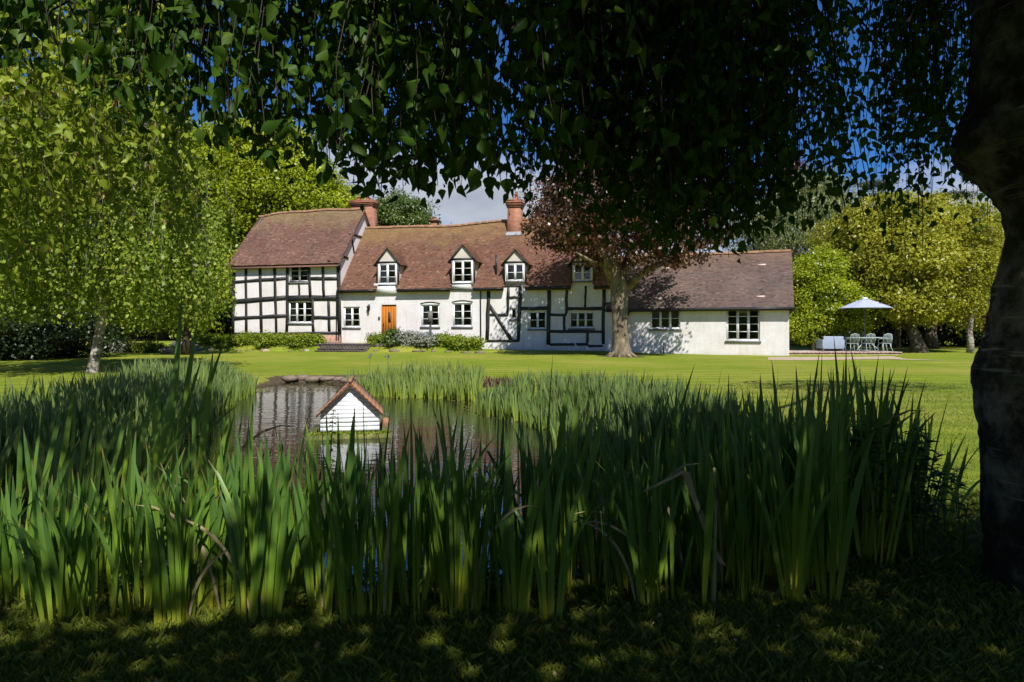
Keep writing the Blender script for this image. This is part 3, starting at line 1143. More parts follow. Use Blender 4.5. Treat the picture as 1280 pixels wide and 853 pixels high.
slab_slope(WA, ge, uA0 + 0.12, uA1 + 0.2, zAs, weA, zAr - .01, wAr, 0.05, 0.03)
slab_slope(WA, ge, uA0 + 0.12, uA1 + 0.2, zAs, -dpA - weA, zAr - .01, wAr, 0.05, 0.03)
ge.build('roof_boarding', M['tile_grey'], house)
ridge_tiles(WA, uA0 + 0.1, uA1 + 0.2, zAr + 0.03, wAr)
ge = Geo()
WA.block(ge, uA0 + 0.1, uA1 + 0.2, weA - 0.05, weA + 0.02, zAs - 0.17, zAs - 0.02)
ge.build('fascia', M['beam'], house)
ge = Geo()
ge.tube(WA.P(np.linspace(uA0 + .1, uA1 + 0.21, 6), weA + 0.08, zAs - 0.06), 0.058, 8)
ge.build('gutter', M['black_metal'], house, True)
ge = Geo()
WA.block(ge, uA1 + 0.02, uA1 + 0.19, -0.05, weA + 0.05, zAs - 0.22, zAs - 0.18)
WA.block(ge, uA1 + 0.16, uA1 + 0.20, -0.05, weA + 0.05, zAs - 0.18, zAs - 0.02)
ge.build('soffit', M['beam'], house)
lnA = math.hypot(zAr - zAs, weA - wAr)
for px, py in ((952, 332), (950.5, 371.5), (823.6, 373.9), (832, 336)):
    best = min((abs(float((lambda p: HY - (p[2] - EYE) / p[1] * F)(WA.P(WA.uz(px, py, weA + (wAr - weA) * t)[0], weA + (wAr - weA) * t, zAs + (zAr - zAs) * t))) - py), t) for t in np.linspace(0, 1, 81))
    t = best[1]
    w_, zz = weA + (wAr - weA) * t, zAs + (zAr - zAs) * t
    uu = WA.uz(px, py, w_)[0]
    sw, sz = (wAr - weA) / lnA, (zAr - zAs) / lnA
    V = []
    for o_ in (0.0, 0.055):
        for du, s_ in ((-0.21, -0.05), (0.21, -0.05), (0.21, 0.05), (-0.21, 0.05)):
            V.append(WA.P(uu + du, w_ + sw * s_ + sz * o_, zz + sz * s_ - sw * o_))
    Geo().hexa(V).build('vent_tile', plain('pale vent tile', (0.55, 0.42, 0.34), 0.8) if 'vent' not in M else M['vent'], house)
    M['vent'] = bpy.data.materials['pale vent tile']

# ---- chimneys -----------------------------------------------------------------------------------


def chimney(wl, uc, wc, su, sw, z0, ztop, pots, cap=0.35):
    ge = Geo()
    wl.block(ge, uc - su / 2, uc + su / 2, wc - sw / 2, wc + sw / 2, z0, ztop - cap)
    ch = ge.build('chimney', M['brick'], house)
    z = ztop - cap
    for k, ex_ in enumerate((0.05, 0.10, 0.13, 0.08)):
        ge = Geo()
        wl.block(ge, uc - su / 2 - ex_, uc + su / 2 + ex_, wc - sw / 2 - ex_, wc + sw / 2 + ex_, z + 0.001, z + cap / 4)
        ge.build('oversailing_course', M['brick'], ch)
        z += cap / 4
    for du, h, rad in pots:
        c = wl.P(uc + du, wc, 0)
        ge = Geo()
        ge.tube([(c[0], c[1], z), (c[0], c[1], z + h * 0.15), (c[0], c[1], z + h * 0.8), (c[0], c[1], z + h * 0.82), (c[0], c[1], z + h)], [rad * 1.15, rad, rad * 0.85, rad * 1.02, rad * 1.0], 12)
        ge.build('chimney_pot', M['pot'], ch, True)
    return ch


# behind the junction of the two-storey range
wc = -4.6
uc = WL.uz(455.5, 270, wc)[0]
yy = WL.P(uc, wc, 0)[1]
chimney(WL, uc, wc, 1.55, 0.8, 5.5, EYE + (HY - 251.5) / F * yy, ((-0.45, 0.32, 0.13), (0.25, 0.30, 0.13)), 0.42)
wc = wMr + 0.35
uc = WM.uz(644, 270, wc)[0]
yy = WM.P(uc, wc, 0)[1]
ztop = EYE + (HY - 250.5) / F * yy
c2 = chimney(WM, uc, wc, 0.82, 0.72, 6.0, ztop, ((0.08, 0.38, 0.12),), 0.5)
p_ = WM.P(uc + 0.08, wc, ztop + 0.38)
ge = Geo()
ge.tube([p_, p_ + (0, 0, 0.32)], 0.09, 10)
ge.build('cowl', M['lead'], c2)
ge = Geo()
p_ = WM.P(uc - 0.35, wc + 0.3, ztop - 0.2)
ge.tube([p_, p_ + (0, 0, 1.35)], 0.014, 5)
for k in range(6):
    q = p_ + np.array([-0.55 + k * 0.18, 0, 1.15 + 0.012 * k])
    ge.tube([q + (0, -0.16, 0), q + (0, 0.16, 0)], 0.007, 4)
ge.tube([p_ + (-0.75, 0, 1.14), p_ + (0.45, 0, 1.21)], 0.010, 5)
ge.build('aerial', M['lead'], c2)
ge = Geo()
a_ = uc
tq = 0.78
V = []
for uu in (uc - 0.47, uc + 0.47):
    for w_, z_ in ((wc + 0.36, None), (wc + 0.54, None)):
        tt = (weM - w_) / (weM - wMr)
        z_ = zMs + (zMr - zMs) * tt + 0.13
        V += [WM.P(uu, w_, z_ - 0.05), WM.P(uu, w_ + 0.02, z_ + 0.05)]
ge.add(V, [(0, 4, 6, 2), (1, 3, 7, 5), (2, 6, 7, 3), (0, 1, 5, 4)])
ge.build('flashing', M['lead'], c2)
# a small stack peeping over the ridge from the back slope
wc = -dpM - 1.5
uc = WM.uz(543.5, 280, wc)[0]
yy = WM.P(uc, wc, 0)[1]
chimney(WM, uc, wc, 0.5, 0.5, 3.0, EYE + (HY - 275) / F * yy, ((0.0, 0.22, 0.1),), 0.2)

# vent pipe through the roof
w_ = -0.35
u_, z_ = WM.uz(620.2, 334, w_)
ge = Geo()
ge.tube([WM.P(u_, w_, z_ - 0.5), WM.P(u_, w_, z_ + 0.72)], 0.06, 10)
ge.build('vent_pipe', M['black_metal'], house, True)

# downpipes


def pipe(wl, pts, rad=0.038):
    ge = Geo()
    q = [wl.P(*(np.array([*(lambda a: (a[0], w, a[1]))(wl.uz(x, y))]))) for x, y, w in pts]
    ge.tube(q, rad, 8)
    ge.build('downpipe', M['black_metal'], house, True)


pipe(WM, [(556, 361.5, 0.3), (558, 362, 0.07), (600.5, 362.5, 0.07), (601, 365, 0.07), (601.5, 428, 0.07)])
pipe(WM, [(426.5, 360, 0.42), (424.5, 366, 0.38), (424.2, 425, 0.38)])
pipe(WL, [(413, 326, 0.36), (419.5, 329, 0.08), (422.5, 333, 0.08), (423.8, 425, 0.08)])


def lantern(wl, px, py):
    u, z = wl.uz(px, py)
    ge = Geo()
    wl.block(ge, u - 0.04, u + 0.04, 0, 0.03, z + 0.05, z + 0.25)
    ge.tube([wl.P(u, 0.02, z + 0.2), wl.P(u, 0.12, z + 0.26), wl.P(u, 0.16, z + 0.2)], 0.014, 6)
    o = ge.build('wall_lantern', M['black_metal'], house)
    ge = Geo()
    ge.tube([wl.P(u, 0.16, z - 0.2), wl.P(u, 0.16, z - 0.16), wl.P(u, 0.16, z + 0.1), wl.P(u, 0.16, z + 0.11), wl.P(u, 0.16, z + 0.2)], [0.03, 0.06, 0.10, 0.13, 0.02], 6)
    ge.build('lantern_glass', M['black_metal'], o)


lantern(WM, 461.9, 386)
lantern(WA, 785.8, 391)

# ------------------------------------------------------------------ foliage tools
def unit(v):
    return v / (np.linalg.norm(v, axis=-1, keepdims=True) + 1e-9)


def rdir(n):
    return unit(rng.normal(size=(n, 3)))


def leaf_quads(ge, P, D, Nn, L, Wd, r, fold=0.12, cup=0.1):
    """One folded four-point leaf each."""
    n = len(P)
    if n == 0:
        return
    S_ = unit(np.cross(D, Nn))
    N2 = np.cross(S_, D)
    L = np.broadcast_to(np.asarray(L, float), (n,))[:, None]
    Wd = np.broadcast_to(np.asarray(Wd, float), (n,))[:, None]
    mid = P + D * L * 0.45
    V = np.stack([P, mid + S_ * Wd * .5 + N2 * Wd * fold, P + D * L - N2 * L * cup, mid - S_ * Wd * .5 + N2 * Wd * fold], 1)
    b = np.arange(n)[:, None] * 4
    ge.add(V.reshape(-1, 3), b + np.arange(4), r)


OV = np.array([(0, 0), (0.30, 0.16), (0.40, 0.36), (0.24, 0.68), (0, 1.12), (-0.24, 0.68), (-0.40, 0.36), (-0.30, 0.16)])


def leaf_oval(ge, P, D, Nn, L, r, fold=0.14, wide=1.0):
    """A broad pointed birch leaf in two halves folded along its midrib."""
    n = len(P)
    if n == 0:
        return
    S_ = unit(np.cross(D, Nn))
    N2 = np.cross(S_, D)
    L = np.broadcast_to(np.asarray(L, float), (n,))[:, None]
    V = []
    curl = rng.uniform(-0.12, 0.55, (n, 1))
    wid = wide * rng.uniform(0.8, 1.15, (n, 1))
    skew = rng.normal(0, 0.10, (n, 1))
    for a, b in OV:
        V.append(P + D * L * b + S_ * L * (a * wid + skew * b * b) + N2 * L * (abs(a) * fold * 2 - curl * b * b))
    V = np.stack(V, 1).reshape(-1, 3)
    k = np.arange(n)[:, None] * 8
    ge.add(V, np.concatenate([k + np.array([0, 1, 2, 3, 4]), k + np.array([0, 4, 5, 6, 7])]), np.concatenate([r, r]))


def in_ellipsoids(n, ells, shell=0.55):
    vol = np.array([e[3] * e[4] * e[5] for e in ells]) ** 0.8
    k = rng.choice(len(ells), n, p=vol / vol.sum())
    E = np.array(ells)[k]
    d = rdir(n)
    rr = shell + (1 - shell) * rng.random(n) ** 0.8
    low = rng.random(n) < 0.25
    rr = np.where(low, rng.random(n) ** 0.5, rr)
    return E[:, :3] + d * rr[:, None] * E[:, 3:6], d


def limb_path(a, b, n=7, sag=0.0, wob=0.06):
    t = np.linspace(0, 1, n)[:, None]
    L = np.linalg.norm(b - a)
    p = a + (b - a) * t + np.sin(t * PI) * np.array([0, 0, sag * L])
    p[1:-1] += rng.normal(0, wob * L / 3, (n - 2, 3))
    return p


def make_crown(ge, ells, nclump, per, clump, leaf, aspect=0.6, up=0.5, shell=0.55, flat=0.6, drop=0.0):
    """Leaf clumps spread through the crown's volume; returns the clump centres."""
    C, d = in_ellipsoids(nclump, ells, shell)
    cr = rng.random(nclump)
    sz = clump * rng.uniform(0.6, 1.45, nclump)
    m_ = np.maximum(3, (per * rng.uniform(0.5, 1.5, nclump)).astype(int))
    k = np.repeat(np.arange(nclump), m_)
    n = len(k)
    q = rng.normal(size=(n, 3)) * sz[k][:, None] * np.array([1, 1, flat]) * 0.62
    P = C[k] + q
    out = unit(q + d[k] * sz[k][:, None] * 0.8)
    Nn = unit(out * 0.6 + np.array([0, 0, up]) + rng.normal(0, 0.55, (n, 3)))
    D = unit(np.cross(Nn, rdir(n)) + np.array([0, 0, -0.25 - drop]))
    L = leaf * rng.uniform(0.7, 1.3, n)
    r = np.clip(0.55 * cr[k] + 0.45 * rng.random(n), 0, 1)
    leaf_quads(ge, P, D, Nn, L, L * aspect, r)
    return C


def tree(name, label, cat, base, height, tr, ells, nclump, per, clump, leaf, mat, bark, group=None, lean=(0, 0), limbs=10, aspect=0.6, up=0.5, shell=0.55, fork=0.35, flare=1.5,
         flat=0.6, sides=10, limb_r=0.35, drop=0.0, minor=60):
    base = np.asarray(base, float)
    t0 = thing(name, label, cat, base, group)
    ge = Geo()
    C = make_crown(ge, ells, nclump, per, clump, leaf, aspect, up, shell, flat, drop)
    ge.build('crown', mat, t0)
    top = base + np.array([lean[0], lean[1], height * 0.86])
    n = 11
    t = np.linspace(0, 1, n)
    pts = base + (top - base) * t[:, None]
    pts[:, :2] += rng.normal(0, 0.09 * tr * 4, (n, 2)) * np.sin(t * PI)[:, None]
    pts[0, 2] -= 0.15
    rad = tr * (1 - t) ** 0.75 * 0.92 + tr * 0.07
    rad[0] *= flare
    rad[1] *= 1 + (flare - 1) * 0.25
    ge = Geo()
    ge.tube(pts, rad, sides + 4, lump=0.05)
    ge.build('trunk', bark, t0, True)
    tops = C[rng.choice(len(C), min(limbs, len(C)), False)]
    for c in tops:
        hh = np.clip((c[2] - base[2]) / height * 0.62, fork * 0.8, 0.8) * rng.uniform(0.75, 1.0)
        s = np.array([np.interp(hh, t, pts[:, q]) for q in range(3)])
        rr = np.interp(hh, t, rad)
        ge = Geo()
        p = limb_path(s, c, 8, 0.08)
        ge.tube(p, np.linspace(rr * limb_r * 1.7, rr * 0.07 + 0.01, 8), 7, lump=0.05)
        ge.build('limb', bark, t0, True)
    ge = Geo()
    for c in C[rng.choice(len(C), min(minor, len(C)), False)]:
        s = tops[np.argmin(np.linalg.norm(tops - c, axis=1))] * 0.55 + pts[6] * 0.45
        ge.tube(limb_path(s, c, 5, 0.03), np.linspace(tr * 0.10, 0.008, 5), 4, caps=False)
    b_ = ge.build('branches', bark, t0)
    b_['kind'] = 'stuff'
    return t0


def strands(S_, L, step, sway=0.25):
    """Points down hanging shoots. Returns (points, strand index, fraction, tangent) and the shoot paths."""
    n = len(S_)
    dirn = rng.normal(0, 1, (n, 2)) * sway
    ph = rng.uniform(0, 6.28, n)
    m_ = np.maximum(2, (L / step).astype(int))
    k = np.repeat(np.arange(n), m_)
    st = np.concatenate([[0], np.cumsum(m_)[:-1]])
    q = np.arange(len(k)) - st[k]
    f = q / m_[k]

    def pos(k, f):
        xy = dirn[k] * (np.sqrt(f + 0.02) * 0.6)[:, None] * np.minimum(L[k], 1.6)[:, None] * 0.5
        wob = 0.03 * np.sin(f * 9 + ph[k]) * L[k]
        return S_[k] + np.stack([xy[:, 0] + wob * 0.5, xy[:, 1] + wob * 0.4, -f * L[k]], 1)
    return pos(k, f), k, f, pos


# leaf and bark materials
B = {
    'birch': bark_mat('silver birch bark', (0.035, 0.030, 0.026), (0.30, 0.26, 0.215), (0.62, 0.57, 0.50), 5, (1, 1, 1.6)),
    'old_birch': birch_bark('rugged old birch bark'),
    'brown': bark_mat('brown bark', (0.07, 0.055, 0.040), (0.13, 0.105, 0.078), (0.21, 0.175, 0.13), 5),
    'maple': bark_mat('grey brown maple bark', (0.075, 0.060, 0.040), (0.19, 0.150, 0.100), (0.33, 0.26, 0.16), 4.5, (1, 1, 0.45)),
    'dark': bark_mat('dark bark', (0.03, 0.024, 0.018), (0.06, 0.048, 0.036), (0.09, 0.075, 0.056), 5),
}
LF = {
    'birch': leaf_mat('birch leaf', (0.020, 0.054, 0.006), (0.044, 0.105, 0.009), (0.090, 0.160, 0.014), 0.42, 0.012, 0.5),
    'pale_birch': leaf_mat('pale birch leaf', (0.026, 0.056, 0.005), (0.160, 0.230, 0.018), (0.42, 0.46, 0.075), 0.3, 0.015, 0.45),
    'lime': leaf_mat('yellow green spring leaf', (0.090, 0.138, 0.005), (0.240, 0.300, 0.010), (0.380, 0.430, 0.024), 0.35, 0.02),
    'olive': leaf_mat('golden olive leaf', (0.100, 0.108, 0.008), (0.275, 0.280, 0.020), (0.45, 0.44, 0.05), 0.35, 0.02),
    'willow': leaf_mat('grey green willow leaf', (0.080, 0.108, 0.030), (0.185, 0.225, 0.070), (0.32, 0.355, 0.150), 0.3, 0.03),
    'mid': leaf_mat('mid green leaf', (0.038, 0.070, 0.012), (0.085, 0.135, 0.020), (0.16, 0.215, 0.040), 0.3, 0.04),
    'dark': leaf_mat('dark green leaf', (0.010, 0.020, 0.006), (0.022, 0.042, 0.010), (0.045, 0.075, 0.018), 0.2, 0.04),
    'pine': leaf_mat('pine needle', (0.014, 0.026, 0.012), (0.030, 0.050, 0.022), (0.06, 0.085, 0.035), 0.15, 0.02),
    'copper': leaf_mat('copper maple leaf', (0.028, 0.022, 0.009), (0.095, 0.046, 0.022), (0.28, 0.120, 0.060), 0.35, 0.05),
    'red': leaf_mat('dark red leaf', (0.06, 0.012, 0.012), (0.13, 0.030, 0.024), (0.22, 0.06, 0.04), 0.3, 0.03),
    'bush': leaf_mat('border plant leaf', (0.066, 0.105, 0.008), (0.170, 0.230, 0.016), (0.31, 0.36, 0.045), 0.3, 0.012),
    'blue': leaf_mat('lavender blue flowers', (0.13, 0.15, 0.14), (0.26, 0.28, 0.38), (0.42, 0.44, 0.62), 0.2, 0.02),
    'white': leaf_mat('white flowers', (0.45, 0.46, 0.42), (0.70, 0.70, 0.66), (0.82, 0.82, 0.80), 0.2, 0.02),
    'silver': leaf_mat('silvery foliage', (0.12, 0.13, 0.09), (0.24, 0.25, 0.19), (0.38, 0.39, 0.31), 0.2, 0.02),
    'rust': leaf_mat('rust coloured flowers', (0.14, 0.10, 0.03), (0.34, 0.15, 0.06), (0.45, 0.20, 0.10), 0.2, 0.02),
    'catkin': leaf_mat('catkin', (0.20, 0.12, 0.05), (0.33, 0.21, 0.09), (0.45, 0.31, 0.15), 0.2, 0.02),
    'litter': leaf_mat('fallen leaves', (0.10, 0.07, 0.03), (0.24, 0.18, 0.08), (0.40, 0.32, 0.16), 0.2, 0.02),
    'yellow': leaf_mat('yellow flag flower', (0.55, 0.42, 0.02), (0.70, 0.55, 0.03), (0.8, 0.65, 0.05), 0.25, 0.02),
    'purple': leaf_mat('purple flower', (0.06, 0.04, 0.18), (0.12, 0.08, 0.32), (0.2, 0.14, 0.45), 0.25, 0.02),
}


def blade_mat(name, base, mid, tip, transl=0.25):
    m = Mat(name)
    t_ = m.attr('t').outputs['Fac']
    oi = m.n('ShaderNodeObjectInfo')
    rnd = m.attr('rnd').outputs['Fac']
    c = m.ramp(t_, [(0.02, base), (0.30, mid), (0.93, tip), (0.985, (0.22, 0.16, 0.06))])
    v = m.math('ADD', m.math('MULTIPLY', oi.outputs['Random'], 0.45), m.math('MULTIPLY', rnd, 0.55))
    c = m.mix(1.0, c, m.ramp(v, [(0.1, (0.50, 0.58, 0.66)), (0.5, (1, 1, 1)), (0.9, (1.55, 1.25, 0.7))]), 'MULTIPLY')
    d = m.n('ShaderNodeBsdfDiffuse')
    tr = m.n('ShaderNodeBsdfTranslucent')
    g = m.n('ShaderNodeBsdfGlossy')
    g.inputs['Roughness'].default_value = 0.45
    m.l(c, d.inputs['Color'])
    hs = m.n('ShaderNodeHueSaturation')
    hs.inputs['Value'].default_value = 1.4
    hs.inputs['Hue'].default_value = 0.49
    m.l(c, hs.inputs['Color'])
    m.l(hs.outputs[0], tr.inputs['Color'])
    s1 = m.n('ShaderNodeMixShader')
    s1.inputs[0].default_value = transl
    m.l(d.outputs[0], s1.inputs[1])
    m.l(tr.outputs[0], s1.inputs[2])
    s2 = m.n('ShaderNodeMixShader')
    s2.inputs[0].default_value = 0.045
    m.l(s1.outputs[0], s2.inputs[1])
    m.l(g.outputs[0], s2.inputs[2])
    m.l(s2.outputs[0], m.out.inputs['Surface'])
    return m.m


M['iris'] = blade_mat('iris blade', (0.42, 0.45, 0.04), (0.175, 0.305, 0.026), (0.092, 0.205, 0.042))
M['iris_far'] = blade_mat('sunlight tinted iris blade', (0.34, 0.38, 0.05), (0.225, 0.310, 0.040), (0.190, 0.275, 0.080))  # brighter copy of the iris blade, sunlight put into its colour
M['reed_dry'] = plain('dry reed', (0.42, 0.33, 0.19), 0.8, var=0.3)
M['stem'] = plain('green stem', (0.09, 0.12, 0.03), 0.7)
M['grass'] = blade_mat('grass blade', (0.11, 0.15, 0.02), (0.12, 0.17, 0.022), (0.19, 0.24, 0.045))

# ------------------------------------------------------------------ trees, far to near
def TR(px, d):
    return at(px, d)


def ell(px, py, d, rpx, rpy, rd):
    return ((px - CX) / F * d, d, zof(py, d), rpx / F * d, rd, rpy / F * d)


tree('spring_tree', 'tall bright yellow green tree rising behind the left gable of the house', 'tree', TR(345, 62), 19.5, 0.5,
     [ell(330, 235, 62, 78, 75, 6), ell(275, 245, 60, 55, 60, 5), ell(395, 262, 62, 60, 45, 5), ell(300, 190, 62, 52, 38, 5), ell(255, 310, 58, 50, 80, 5), ell(350, 178, 63, 45, 28, 4)], 640, 150, 1.15, 0.34, LF['lime'], B['brown'], limbs=12)
tree('spring_tree', 'paler yellow green tree left of the tall one and nearer the weeping birch', 'tree', TR(205, 50), 16, 0.4,
     [ell(215, 270, 50, 62, 85, 5), ell(180, 330, 48, 70, 80, 5), ell(255, 360, 46, 40, 55, 3), ell(235, 205, 50, 38, 45, 4)], 460, 140, 1.0, 0.30, LF['lime'], B['brown'], limbs=9)
tree('round_tree', 'rounded mid green tree behind the brick chimney of the left range', 'tree', TR(505, 66), 13.8, 0.4,
     [ell(503, 272, 66, 36, 32, 3.4), ell(465, 300, 66, 40, 40, 3.4), ell(520, 300, 66, 30, 40, 3)], 330, 130, 0.8, 0.24, LF['mid'], B['brown'], limbs=8)
tree('conifer', 'slim pale conifer top standing between bright tree and rounded tree', 'tree', TR(436, 72), 16.5, 0.3,
     [ell(436, 255, 72, 20, 26, 1.8), ell(436, 300, 72, 30, 45, 2.6)], 160, 90, 0.8, 0.22, LF['willow'], B['brown'], limbs=6)
tree('willow', 'tall grey green willow behind the roof of the annexe', 'tree', TR(985, 58), 16, 0.4,
     [ell(985, 300, 58, 62, 70, 5), ell(1010, 245, 58, 40, 38, 4), ell(955, 290, 58, 50, 40, 4), ell(1040, 310, 58, 45, 70, 4), ell(1030, 262, 58, 34, 40, 3)], 470, 120, 1.0, 0.24, LF['willow'], B['brown'], limbs=14, aspect=0.34, drop=0.6, shell=0.5)
tree('copper_tree', 'small dark red tree top showing beside the blue sky gap', 'tree', TR(985, 72), 19.4, 0.3, [ell(990, 205, 72, 15, 18, 1.5), ell(985, 250, 72, 24, 35, 2.4)], 120, 80, 0.7, 0.24, LF['red'], B['dark'], limbs=5)
for px, top, wd, txt in ((1098, 222, 36, 'dark spreading pine behind the golden trees, left one'), (1180, 238, 42, 'dark spreading pine behind the golden trees, right one by the trunk')):
    d = 76
    tree('pine_tree', txt, 'tree', TR(px, d), zof(top, d) + 0.3, 0.4, [ell(px + rng.uniform(-12, 12), y_, d, wd * q, 5, 2.2) for y_, q in ((top + 8, .55), (top + 24, .8), (top + 42, 1.0), (top + 62, 1.1), (top + 85, 1.0), (top + 120, 1))],
         230, 120, 0.8, 0.24, LF['pine'], B['dark'], 'pines behind the golden trees', limbs=12, aspect=0.25, flat=0.3, minor=20)

d = 44
tree('golden_tree', 'golden green spreading tree with leaning trunk just right of the parasol', 'tree', at(1150, 36.5), 8.0, 0.33,
     [ell(1130, 330, 37, 62, 48, 3), ell(1095, 305, 40, 50, 44, 3), ell(1078, 352, 39.5, 44, 38, 2.6), ell(1148, 372, 35.5, 44, 30, 2.0), ell(1115, 272, 40, 50, 32, 2.6), ell(1108, 385, 38.5, 40, 26, 2.0), ell(1160, 290, 38, 40, 34, 2)], 520, 120, 0.70, 0.19, LF['olive'], B['brown'],
     'golden trees on the right of the lawn', lean=(-0.9, 2.0), limbs=12, fork=0.28)
tree('golden_tree', 'golden green spreading tree between leaning trunk and white birch stem', 'tree', at(1164, 43), 9.4, 0.36,
     [ell(1185, 320, 43, 52, 50, 3), ell(1205, 300, 45, 50, 44, 3), ell(1160, 290, 45, 50, 40, 3), ell(1190, 372, 40.5, 48, 36, 2.4), ell(1222, 350, 44, 36, 44, 2.6), ell(1240, 300, 46, 46, 40, 2.6)], 520, 120, 0.74, 0.19, LF['olive'], B['brown'],
     'golden trees on the right of the lawn', lean=(0.4, 0.5), limbs=11, fork=0.3)
tree('golden_tree', 'golden green tree with slim trunk behind the garden table', 'tree', at(1121, 45), 8.2, 0.24,
     [ell(1070, 300, 48, 50, 40, 3), ell(1062, 350, 47, 46, 44, 3), ell(1120, 345, 46, 44, 46, 2.6)], 330, 120, 0.74, 0.2, LF['olive'], B['brown'], 'golden trees on the right of the lawn', limbs=8)
tree('silver_birch', 'slim birch with a straight white trunk at the right edge of the lawn', 'tree', at(1213, 35.5), 7.0, 0.17,
     [ell(1218, 340, 35.5, 34, 34, 1.6), ell(1205, 372, 35.5, 30, 18, 1.4), ell(1230, 305, 36, 26, 30, 1.4)], 200, 90, 0.5, 0.14, LF['olive'], B['birch'], limbs=6, fork=0.55, flare=1.2)
tree('magnolia', 'light green many branched shrub tree with pale blossom against the annexe gable', 'tree', at(1016, 36), 5.2, 0.09,
     [ell(1018, 362, 36, 36, 42, 1.6), ell(1045, 385, 36.2, 34, 36, 1.5), ell(1008, 400, 35.8, 22, 34, 1.1), ell(1025, 332, 36, 26, 22, 1.2), ell(1062, 402, 36.5, 20, 26, 1)], 380, 100, 0.42, 0.14, LF['lime'], B['brown'], limbs=14, fork=0.1)
bl = bpy.context.scene.objects['magnolia']
ge = Geo()
P, _d = in_ellipsoids(80, [ell(1018, 362, 35.6, 38, 44, 1.8), ell(1045, 385, 35.8, 36, 38, 1.6), ell(1025, 332, 35.6, 28, 24, 1.3)], 0.85)
for _ in range(4):
    leaf_quads(ge, P, rdir(len(P)), rdir(len(P)), 0.09, 0.06, rng.random(len(P)))
ge.build('blossom', LF['white'], bl)['kind'] = 'stuff'

# dense planting at the back of the lawn, right and left
for k, (px, d, w_, h_, lf) in enumerate(((1075, 50, 3.4, 2.7, 'dark'), (1130, 52, 3.4, 3.2, 'dark'), (1185, 50, 3.6, 3.0, 'mid'), (1235, 48, 3.4, 3.2, 'dark'), (1290, 46, 4, 3.5, 'mid'), (1030, 48, 3, 3.0, 'mid'))):
    b = at(px, d)
    t0 = thing('shrub', ['dark evergreen shrub behind the parasol', 'dark evergreen shrub behind the leaning trunk', 'mid green shrub between the two right hand trunks', 'dark evergreen shrub behind the white birch stem',
                         'mid green shrub half hidden by the near trunk', 'mid green shrub behind the light green shrub tree'][k], 'shrub', b, 'shrubs at the back of the lawn')
    ge = Geo()
    make_crown(ge, [(b[0], b[1], b[2] + h_ * .45, w_, 1.6, h_ * .6)], 130, 90, 0.55, 0.17, shell=0.7)
    ge.build('foliage', LF[lf], t0)
    ge = Geo()
    for q in range(5):
        a_ = rng.uniform(0, 6.28)
        ge.tube(limb_path(b + (0.3 * math.cos(a_), 0.2 * math.sin(a_), -0.1), b + (math.cos(a_) * w_ * .6, math.sin(a_) * .8, h_ * .8), 5), np.linspace(0.06, 0.015, 5), 5)
    ge.build('stems', B['dark'], t0)
b = at(1236, 44)
t0 = thing('red_shrub', 'dark red leaved shrub beside the white birch stem', 'shrub', b)
ge = Geo()
make_crown(ge, [(b[0], b[1] - 1.5, b[2] + 1.9, 1.5, 1.0, 1.2)], 90, 90, 0.4, 0.15, shell=0.7)
ge.build('foliage', LF['red'], t0)
ge = Geo()
for q in range(4):
    ge.tube(limb_path(b + (0.1 * q, -1.5, -0.1), b + (-0.8 + 0.5 * q, -1.5, 2.0), 5), np.linspace(0.05, 0.015, 5), 5)
ge.build('stems', B['dark'], t0)

# hedge left of the house
for k, (px, d, w_, h_, lf, txt) in enumerate(((275, 50, 2.6, 3.6, 'dark', 'dark hedge bush close by the left corner of the house'), (232, 52, 3.2, 3.6, 'dark', 'dark hedge bush over the upper lawn, second from the house'),
                                              (180, 54, 3.6, 3.8, 'mid', 'mid green hedge bush behind the upper lawn'), (120, 52, 3.8, 4.2, 'dark', 'dark hedge bush behind the white stemmed birch'),
                                              (60, 30, 3.0, 2.6, 'dark', 'dark shaded thicket bush under the weeping birch'), (5, 28, 3.2, 3.0, 'dark', 'dark shaded thicket bush at the far left edge'), (-70, 27, 3.2, 3.2, 'dark', 'dark thicket bush mostly beyond the left edge'))):
    b = at(px, d)
    t0 = thing('hedge_bush', txt, 'bush', b, 'dark bushes left of the house')
    ge = Geo()
    make_crown(ge, [(b[0], b[1], b[2] + h_ * .5, w_, 1.6, h_ * .58)], 150, 100, 0.5, 0.15, shell=0.75)
    ge.build('foliage', LF[lf], t0)
    ge = Geo()
    for q in range(5):
        a_ = rng.uniform(0, 6.28)
        ge.tube(limb_path(b + (0.3 * math.cos(a_), 0.2 * math.sin(a_), -0.1), b + (math.cos(a_) * w_ * .6, math.sin(a_) * .8, h_ * .8), 5), np.linspace(0.06, 0.015, 5), 5)
    ge.build('stems', B['dark'], t0)

# far wood closing the view all round
ge = Geo()
for k in range(900):
    a_ = rng.uniform(-PI, PI)
    dd = rng.uniform(105, 150)
    b = np.array([math.sin(a_) * dd, math.cos(a_) * dd])
    h_ = rng.uniform(6, 12) * (1 if abs(a_) > 0.16 else 0.8)
    n = 150
    q = rdir(n) * rng.uniform(0.7, 1.0, (n, 1)) * np.array([4.5, 4.5, h_ * .55])
    P = np.array([b[0], b[1], h_ * .5 + gz(*b)]) + q
    Nn = unit(q + rng.normal(0, 1.5, (n, 3)))
    leaf_quads(ge, P, unit(np.cross(Nn, rdir(n))), Nn, 1.5, 1.0, np.clip(rng.random() * 0.6 + 0.4 * rng.random(n), 0, 1))
ge.build('distant_wood', LF['mid'], None, kind='stuff', label='distant belt of mixed green trees beyond the garden', category='wood')

